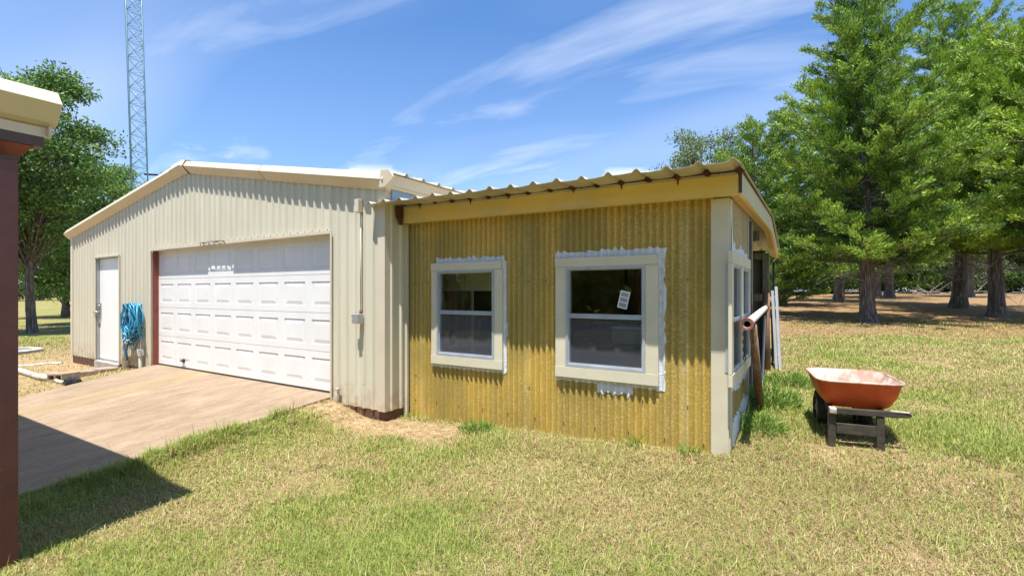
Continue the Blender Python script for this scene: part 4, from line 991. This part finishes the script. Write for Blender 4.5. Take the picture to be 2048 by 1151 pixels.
# ---------------------------------------------------------------- vegetation builders
def unit(v): return v/np.maximum(np.linalg.norm(v, axis=-1, keepdims=True), 1e-9)
def leaves(name, P, D, ln, wd, tint, mt, parent, rg):
    n = len(P); D = unit(D); r = unit(np.cross(D, unit(rg.normal(size=(n, 3)))))
    ln = (ln*rg.uniform(.6, 1.4, n))[:, None]; wd = (wd*rg.uniform(.7, 1.3, n))[:, None]
    V = np.stack([P, P+D*ln*.5+r*wd*.5, P+D*ln, P+D*ln*.5-r*wd*.5], 1).reshape(-1, 3)
    F = np.arange(n*4).reshape(n, 4)
    return np_mesh(name, V, F, mt, parent, attr=dict(tint=np.repeat(np.clip(tint, 0, 1), 4)))
def tubes_np(segs, sides=4):
    """segs: list of (pts (k,3), radii (k)) -> V,F"""
    V = []; F = []; b = 0
    ang = np.arange(sides)*2*np.pi/sides; ca, sa = np.cos(ang), np.sin(ang)
    for pts, rad in segs:
        pts = np.asarray(pts, float); k = len(pts); d = unit(np.gradient(pts, axis=0))
        up = np.array([0, 0, 1.]) if abs(d[0, 2]) < .8 else np.array([1., 0, 0])
        u = unit(np.cross(d, up)); q = np.cross(d, u)
        ring = pts[:, None, :]+(u[:, None, :]*ca[None, :, None]+q[:, None, :]*sa[None, :, None])*np.asarray(rad)[:, None, None]
        V.append(ring.reshape(-1, 3))
        for i in range(k-1):
            for j in range(sides): F.append((b+i*sides+j, b+i*sides+(j+1) % sides, b+(i+1)*sides+(j+1) % sides, b+(i+1)*sides+j))
        b += k*sides
    return np.concatenate(V), np.array(F)
def trunk_mesh(base, H, r0, lean, rg, flute=.12, sides=18):
    k = 22; zs = np.linspace(0, 1, k)**1.4*H; ph = rg.uniform(0, 6.28, 4); V = []
    for z in zs:
        f = z/H; r = r0*(1-f)**.8*(1+.6*math.exp(-z/(r0*1.3)))+.015
        a = np.arange(sides)*2*np.pi/sides
        rr_ = r*(1+flute*np.sin(3*a+ph[0]+z*.25)+flute*.6*np.sin(5*a+ph[1]-z*.4)+.04*rg.normal(size=sides))
        V.append(np.stack([base[0]+lean[0]*z+.04*math.sin(z*1.1+ph[2])+rr_*np.cos(a), base[1]+lean[1]*z+.04*math.sin(z*.9+ph[3])+rr_*np.sin(a), np.full(sides, base[2]+z-.12)], 1))
    V = np.concatenate(V); i, j = np.meshgrid(np.arange(k-1), np.arange(sides), indexing='ij'); a = (i*sides+j).ravel(); b = (i*sides+(j+1) % sides).ravel()
    return V, np.stack([a, b, b+sides, a+sides], 1)

def cedar(px, Y, H, rad, z0, r0, seed, label, mt=None, lean=(0, 0), dens=1.0, group='cedar trees beyond the shed', name='cedar_tree', shape=.9, leaf=.115, dead=75, limbs=110):
    rg = np.random.default_rng(seed); x, y = at(px, Y); g = float(height(x, y)); base = np.array([x, y, g])
    T = thing(name, (x, y, g), label, 'tree', group)
    V, F = trunk_mesh(base, H*.93, r0, lean, rg); np_mesh('trunk', V, F, m_bark, T, smooth=True)
    segs = []; LP = []; LD = []; LT = []
    for i in range(limbs):
        f = (i+rg.random())/limbs; z = z0+(H-z0)*f**1.12
        env = rad*(1-f**2.1)**.62*(.72+.28*min(1, (f+.12)*5))*rg.uniform(.62, 1.22)+.15
        az = i*2.39996+rg.normal()*.35; el = .10+.75*f+rg.normal()*.12
        dr = np.array([math.cos(az)*math.cos(el), math.sin(az)*math.cos(el), math.sin(el)])
        st = base+np.array([lean[0]*z, lean[1]*z, z]); k = 6
        t = np.linspace(0, 1, k)[:, None]; side = np.array([-math.sin(az), math.cos(az), 0])*rg.normal()*.12
        pts = st+dr*env*t+side*env*t**2+np.array([0, 0, 1.])*env*(.20*t**2-.18*t)
        segs.append((pts, np.linspace(.035*(1-f)+.012, .006, k)))
        nb = int(max(4, env*5.0*dens))
        for j in range(nb):
            s = (j+rg.random())/nb; s = .10+.90*s; p = pts[0]*(1-s)+pts[-1]*s
            q = int(min(k-2, s*(k-1))); fr = s*(k-1)-q; p = pts[q]*(1-fr)+pts[q+1]*fr
            sd_ = rg.choice([-1, 1]); bd = dr*.65+np.array([-math.sin(az), math.cos(az), 0])*sd_*rg.uniform(.3, 1.0)+np.array([0, 0, rg.uniform(-.05, .55)])
            bd = bd/np.linalg.norm(bd); bl = (.30+.30*rg.random())*(1.15-.5*s)*min(1.3, max(.6, env/2))
            tip = p+bd*bl
            if rg.random() < .5: segs.append((np.array([p, tip]), [.010, .003]))
            nn = int(84*dens*(bl/.4))
            ss = rg.random(nn)**.8; c = p+(tip-p)*ss[:, None]+rg.normal(size=(nn, 3))*np.array([.062, .062, .04])
            LP.append(c); LD.append(bd+rg.normal(size=(nn, 3))*.42+np.array([0, 0, .32])); LT.append(rg.normal(.47, .17, nn)+.45*(rg.random()-.5)+.12*s)
    P = np.concatenate(LP); D = np.concatenate(LD); t = np.concatenate(LT)
    leaves('crown', P, D, leaf, leaf*.27, t, mt or m_cedar, T, rg)
    V, F = tubes_np(segs, 4); np_mesh('limbs', V, F, m_bark, T)
    if dead:
        ds = []
        for i in range(dead):
            z = rg.uniform(z0*.7, z0+2.8); az = rg.uniform(0, 6.28); L = rg.uniform(.4, rad*.75); p = base+np.array([lean[0]*z, lean[1]*z, z]); pts = [p]; dd = np.array([math.cos(az), math.sin(az), rg.uniform(-.35, .2)])
            for s in range(4):
                dd = dd+rg.normal(size=3)*.25; pts.append(pts[-1]+unit(dd)*L/4)
            ds.append((np.array(pts), np.linspace(.019, .005, 5)))
            for q in range(3):
                b0 = pts[rg.integers(1, 4)]; e_ = b0+unit(dd+rg.normal(size=3)*.8)*L*.35; ds.append((np.array([b0, (b0+e_)/2+rg.normal(size=3)*.03, e_]), [.007, .005, .002]))
        V, F = tubes_np(ds, 4); np_mesh('dead_twigs', V, F, m_barkd, T)
    return T

def broadleaf(px, Y, H, rad, z0, r0, seed, label, mt, leaf=.11, blobs=70, per=650, lean=(0, 0), squash=1.0, group='leafy trees in the background', name='oak_tree', cat='tree', shift=(0, 0)):
    rg = np.random.default_rng(seed); x, y = at(px, Y); g = float(height(x, y)); base = np.array([x, y, g])
    T = thing(name, (x, y, g), label, cat, group)
    if r0 > 0:
        V, F = trunk_mesh(base, H*.7, r0, lean, rg, flute=.06); np_mesh('trunk', V, F, m_bark, T, smooth=True)
    cz = (z0+H)/2; hz_ = (H-z0)/2; segs = []; LP = []; LD = []; LT = []
    for i in range(blobs):
        v = rg.normal(size=3); v /= np.linalg.norm(v); s = rg.uniform(.35, 1)**.6
        c = base+np.array([shift[0]+lean[0]*cz+v[0]*rad*s, shift[1]+lean[1]*cz+v[1]*rad*s, cz+v[2]*hz_*s*(.95 if v[2] > 0 else .9)])
        br = rad*rg.uniform(.16, .30)
        st = base+np.array([lean[0]*z0, lean[1]*z0, 0])+np.array([0, 0, z0*.7+max(0, (c[2]-base[2]-z0))*.35])
        mid = (st+c)/2+rg.normal(size=3)*.15*rad*.3+np.array([0, 0, .1*rad])
        if r0 > 0: segs.append((np.array([st, (st+mid)/2, mid, (mid+c)/2, c]), np.linspace(max(.03, r0*.28), .012, 5)))
        n = int(per*rg.uniform(.6, 1.3)); d = unit(rg.normal(size=(n, 3))); rr_ = rg.random(n)**.42
        lump = 1+.35*np.sin(d[:, 0]*5+i)*np.sin(d[:, 1]*6+2*i)
        p = c+d*(rr_*br*lump)[:, None]*np.array([1.25, 1.25, .72*squash])
        LP.append(p); LD.append(d*.6+rg.normal(size=(n, 3))*.8); LT.append(rg.normal(.42, .17, n)+.22*(rg.random()-.5)+.12*d[:, 2])
        for q in range(5):
            k = rg.integers(0, n); segs.append((np.array([c, (c+p[k])/2+rg.normal(size=3)*.03, p[k]]), [.014, .008, .003]))
    leaves('crown', np.concatenate(LP), np.concatenate(LD), leaf, leaf*.55, np.concatenate(LT), mt, T, rg)
    V, F = tubes_np(segs, 4); np_mesh('limbs', V, F, m_bark, T)
    return T

# cedars on the right, nearest first
cedar(1738, 16.0, 11.6, 3.1, 1.9, .205, 11, 'tall cedar standing nearest the camera on the right, its top against open sky', lean=(-.03, .0), limbs=150, dens=1.1)
cedar(1990, 18.0, 10.2, 3.6, 2.3, .22, 12, 'cedar with a forked trunk and bright yellow-green low boughs at the right edge', mt=m_cedary, limbs=130, dens=1.05)
cedar(1922, 22.0, 13.6, 4.6, 2.6, .26, 13, 'straight thick cedar trunk standing just left of the forked cedar', limbs=130)
cedar(1680, 28.0, 12.5, 3.8, 2.8, .25, 14, 'cedar with a flared pale base, further back and left of the nearest cedar', limbs=120, leaf=.13, dens=.9)
cedar(1752, 33.0, 12.5, 3.6, 2.6, .26, 15, 'distant cedar mostly hidden behind the nearest cedar trunk', limbs=90, leaf=.15, dens=.75)
cedar(1777, 35.0, 11.0, 3.0, 2.4, .26, 16, 'slim distant cedar just right of the nearest cedar trunk', limbs=80, leaf=.15, dens=.75)
cedar(1938, 36.0, 12.5, 4.0, 2.6, .30, 17, 'far cedar half hidden behind the straight thick trunk', limbs=90, leaf=.15, dens=.75)
cedar(2230, 13.5, 10.5, 3.4, 2.8, .3, 18, 'cedar just outside the right edge whose upper boughs reach into the top right corner', mt=m_cedary, limbs=110, dens=.8, dead=10)
cedar(1560, 24.0, 9.3, 3.2, .6, .22, 19, 'bushy dark cedar behind the right end of the shed roof', limbs=110, leaf=.12, dead=10)
cedar(1505, 19.0, 7.3, 2.3, .4, .16, 20, 'low bright cedar right behind the shed gable corner', limbs=80, dead=6)
broadleaf(1405, 27.0, 10.3, 2.5, 5.4, .2, 21, 'grey-green oak top showing above the middle of the shed roof', m_oakg, leaf=.13, blobs=46, per=260, group='oaks behind the buildings')
# far hedge of cedar scrub closing the view under the crowns
k = 0
for px, Y, H, rd, mt_ in ((1545, 44, 6, 3.4, m_cedar), (1610, 48, 7, 3.6, m_oak), (1665, 46, 5.5, 3.2, m_cedar), (1725, 50, 7, 3.6, m_oakg), (1785, 47, 5.5, 3.2, m_cedar), (1845, 52, 7.5, 3.8, m_oak), (1905, 48, 5.5, 3.4, m_oakg), (1965, 51, 7, 3.6, m_cedar), (2025, 47, 6, 3.4, m_oak), (2095, 50, 8, 4, m_cedar), (1480, 46, 6.5, 3.6, m_oak)):
    lab = ['leftmost scrub bush of the far hedge, just right of the shed fascia', 'second scrub bush of the far hedge from the shed', 'third scrub bush of the far hedge, seen left of the flared pale trunk', 'far hedge bush seen between the flared trunk and the nearest cedar', 'far hedge bush seen just right of the nearest cedar trunk', 'far hedge bush at the middle of the gap between the cedar trunks', 'far hedge bush seen just left of the straight thick trunk', 'far hedge bush between the straight thick trunk and the forked cedar', 'far hedge bush just right of the forked cedar', 'far hedge bush at the right picture edge', 'far scrub bush hidden mostly behind the shed end'][k]
    broadleaf(px, Y, H, rd, -.2, 0, 40+k, lab, mt_, leaf=.22, blobs=64, per=520, group='scrub hedge beyond the cedars', name='scrub_bush', cat='bush'); k += 1
for i_, (px, Y, H, rd) in enumerate(((1570, 62, 12, 5), (1660, 66, 13, 6), (1760, 64, 12, 6), (1860, 66, 13, 6), (1960, 64, 13, 6), (2060, 62, 13, 6))):
    broadleaf(px, Y, H, rd, -.5, .3, 60+i_, ['tall far tree above the hedge at the shed end', 'second tall far tree above the hedge', 'third tall far tree above the hedge, behind the nearest cedar', 'fourth tall far tree above the hedge', 'fifth tall far tree above the hedge, behind the thick trunks', 'last tall far tree above the hedge at the right edge'][i_], m_oak, leaf=.36, blobs=60, per=300, group='tall trees beyond the hedge', name='far_tree')
# a fallen pale branch pile at the hedge foot
rg = np.random.default_rng(5); x, y = at(1880, 43); g = float(height(x, y)); ds = []
for i in range(55):
    p = np.array([x+rg.normal()*2.6, y+rg.normal()*.8, g+rg.random()*.22]); d_ = unit(rg.normal(size=3)*np.array([1, .6, .25])); ds.append((np.array([p, p+d_*.8, p+d_*1.6+rg.normal(size=3)*.1]), [.035, .025, .012]))
V, F = tubes_np(ds, 5); tag(np_mesh('brush_pile', V, F, m_barkd), 'pale heap of dead branches at the foot of the far hedge', 'brush pile', kind='stuff')

# left side: oak and friends
broadleaf(66, 19.0, 10.9, 3.0, 2.4, .15, 31, 'big leafy oak with a leaning trunk left of the garage', m_oak, leaf=.13, blobs=95, per=560, lean=(-.035, -.02), group='oaks behind the buildings', shift=(0, 0))
broadleaf(170, 24.0, 8.9, 2.9, 1.2, .2, 32, 'second rounder oak filling the gap between the big oak and the garage eave', m_oak, leaf=.14, blobs=80, per=520, group='oaks behind the buildings')
broadleaf(130, 31.0, 8.5, 3.6, .4, .2, 33, 'darker tree further back between the two left oaks', m_oak, leaf=.17, blobs=60, per=380, group='oaks behind the buildings')
cedar(243, 34.0, 8.8, 1.4, 1.0, .12, 34, 'small pointed cedar peeking above the garage roof left of the radio tower', leaf=.15, limbs=60, dead=0, group='cedars left of the garage')
broadleaf(262, 36.0, 8.0, 2.0, 2.0, .12, 35, 'pale grey-green tree top directly left of the radio tower base', m_oakg, leaf=.17, blobs=30, per=260, group='oaks behind the buildings')
for i_, px in enumerate((-60, 20, 95)):
    broadleaf(px, 85+4*i_, 7, 8, -.5, 0, 70+i_, ['far bush line seen left of the big oak trunk', 'far bush line right behind the big oak trunk', 'far bush line between the big oak trunk and the garage'][i_], m_oakg, leaf=.5, blobs=26, per=160, group='far bushes past the left lawn', name='far_bush', cat='bush')

# trees added behind the camera, unseen: they dim pane reflections and front sky light
def added_rear_woods():
    rg = np.random.default_rng(77); P = []
    for i in range(230):
        ang = rg.uniform(-1.25, 1.25); d = rg.uniform(24, 34)
        x, y = CAM[0]+d*math.sin(ang), CAM[1]-d*math.cos(ang); c = np.array([x, y, rg.uniform(.0, 9.5)])
        P.append(c+rg.normal(size=(260, 3))*np.array([1.4, 1.4, .9]))
    P = np.concatenate(P); o_ = leaves('added_woods', P, rg.normal(size=P.shape), .8, .5, rg.normal(.4, .2, len(P)), m_oak, None, rg)
    tag(o_, kind='stuff')
added_rear_woods()

# weeds along the shed
def weed(x, y, r, h, n, seed, label, mt=m_weed):
    rg = np.random.default_rng(seed); g = float(height(x, y)); P = []; D = []
    th = rg.uniform(0, 6.28, n); rr_ = r*rg.random(n)**.6; z = h*rg.random(n)**1.2
    P = np.stack([x+rr_*np.cos(th), y+rr_*np.sin(th), g+z*(1-rr_/r*.5)], 1); D = np.stack([np.cos(th)*.6, np.sin(th)*.6, rg.uniform(-.1, .8, n)], 1)+rg.normal(size=(n, 3))*.3
    T = thing('weed_clump', (x, y, g), label, 'weed', 'weeds along the shed')
    leaves('leaves', P, D+np.array([0, 0, .5]), .075, .012, rg.normal(.5, .2, n), mt, T, rg)
    segs = [(np.array([[x+rg.normal()*r*.2, y+rg.normal()*r*.2, g], P[k]]), [.003, .002]) for k in rg.integers(0, n, 16)]
    V, F = tubes_np(segs, 3); np_mesh('stems', V, F, mt, T, attr=dict(tint=np.full(len(V), .3)))
weed(1.28, .08, .17, .09, 260, 1, 'dark low weed clump at the shed foot below the gap between the front windows')
weed(2.95, .26, .09, .09, 45, 2, 'tall sparse weed at the shed foot below the right front window')
weed(3.45, .24, .09, .07, 45, 3, 'low weed at the shed foot just left of the cream corner post')
weed(3.98, 1.9, .30, .22, 900, 4, 'leafy weed clump around the foot of the slanting prop post')
weed(3.95, 1.0, .20, .18, 500, 5, 'weed clump against the shed side below the side windows')
weed(4.1, 2.9, .3, .16, 700, 6, 'weed clump between the wheelbarrow and the brown stake')

# ---------------------------------------------------------------- grass
def grass():
    rg = np.random.default_rng(99)
    n = 1900000
    Y = 1.9+rg.random(n)**1.9*15; half = Y*1.13; X = rg.uniform(-1, 1, n)*half
    x, y = from_cam(X, Y)
    inshed = (x > 0.03) & (x < 3.74) & (y > SW-.005); ingar = (x < .03) & (y > -.02) & (x > XL-.1); drv = (x > -6.2+.25*np.minimum(np.abs(y), 3.2)) & (x < -.985) & (y < .0)
    keep = ~(inshed | ingar | drv)
    lit, dirt = ground_masks(x, y); nn = fbm(x*1.3+20, y*1.3+7, 4); n2 = fbm(x*5+2, y*5+1, 3)
    dens = np.clip(.50+2.2*(nn-.44), .30, 1)*(1-.86*lit)*(1-.90*dirt)
    edge = sstep(.45, .05, np.abs(x+.93))*sstep(-.35, -.9, y)*(x > -1)
    keep &= rg.random(n) < np.maximum(dens, edge)
    x, y, Y, nn, n2, lit, dirt, edge = (a[keep] for a in (x, y, Y, nn, n2, lit, dirt, edge)); n = len(x)
    # tufts: pull blades toward tuft centres
    z = height(x, y)
    green = sstep(.46, .66, fbm(x*.55+31, y*.55+12, 4)+.28*(n2-.5)); green = np.maximum(green, sstep(.75, .2, np.abs(x+.9))*sstep(0, -1, y)*.9)
    green = np.maximum(green, sstep(.9, .3, np.hypot(x-1.2, y+.35))*.95); green = np.maximum(green, .8*sstep(1.3, .4, np.hypot(x-4.2, (y-2.2)*.7)))
    green = green*(1-.8*dirt)*(1-.7*lit)
    isg = rg.random(n) < (.22+.52*green)
    h = np.where(isg, rg.uniform(.025, .07, n), rg.uniform(.015, .05, n))*(.75+.7*nn)*np.where(dirt+lit > .5, .8, 1)
    tall = rg.random(n) < .012; h = np.where(tall, h*2.3, h)*(1+1.6*edge*sstep(.42, .62, n2))
    h *= np.clip(.8+.03*Y, .8, 1.3)
    wd = rg.uniform(.0012, .0029, n)*np.clip(Y/3.2, 1, 4.5)
    az = rg.uniform(0, 6.283, n); lean = np.where(isg, rg.uniform(.15, 1.0, n), rg.uniform(.6, 2.2, n))
    dx, dy = np.cos(az), np.sin(az); sx, sy = -dy, dx
    # 5 verts: base L,R ; mid L,R ; tip  -> 1 quad + 1 tri as 2 quads degenerate-free: use tris
    b = np.stack([x, y, z-.004], 1); m1 = b+np.stack([dx*h*lean*.35, dy*h*lean*.35, h*.6], 1); tp = b+np.stack([dx*h*lean, dy*h*lean, h*(1.05-.28*np.minimum(lean, 2))], 1)
    s = np.stack([sx*wd, sy*wd, np.zeros(n)], 1)
    V = np.stack([b-s, b+s, m1+s*.75, m1-s*.75, tp], 1).reshape(-1, 3)
    k = (np.arange(n)*5)[:, None]
    F = np.concatenate([k+np.array([[0, 1, 2]]), k+np.array([[0, 2, 3]]), k+np.array([[3, 2, 4]])], 0)
    t = np.where(isg, rg.uniform(.52, 1.0, n), rg.uniform(0, .46, n)); t = np.where((lit > .5) & ~isg, t*.6, t)
    m = bpy.data.materials.new('grass_blades'); m.use_nodes = True; nt = m.node_tree; L = nt.links; bs = nt.nodes['Principled BSDF']
    a = N(nt, 'ShaderNodeAttribute', attribute_name='tint')
    r = ramp(nt, a.outputs['Fac'], [(0.0, (.28, .18, .085)), (.25, (.50, .37, .18)), (.48, (.62, .53, .30)), (.53, (.47, .48, .14)), (.75, (.32, .385, .08)), (1.0, (.17, .27, .045))])
    L.new(r.outputs[0], bs.inputs['Base Color']); bs.inputs['Roughness'].default_value = .6; bs.inputs['Specular IOR Level'].default_value = .25
    tr = N(nt, 'ShaderNodeBsdfTranslucent'); L.new(r.outputs[0], tr.inputs[0]); ms = N(nt, 'ShaderNodeMixShader'); ms.inputs[0].default_value = .3
    L.new(bs.outputs[0], ms.inputs[1]); L.new(tr.outputs[0], ms.inputs[2]); L.new(ms.outputs[0], nt.nodes['Material Output'].inputs[0])
    o = np_mesh('grass', V, F, m, attr=dict(tint=np.repeat(t, 5))); tag(o, 'short mixed green and straw-dry lawn grass', 'grass', kind='stuff')
grass()
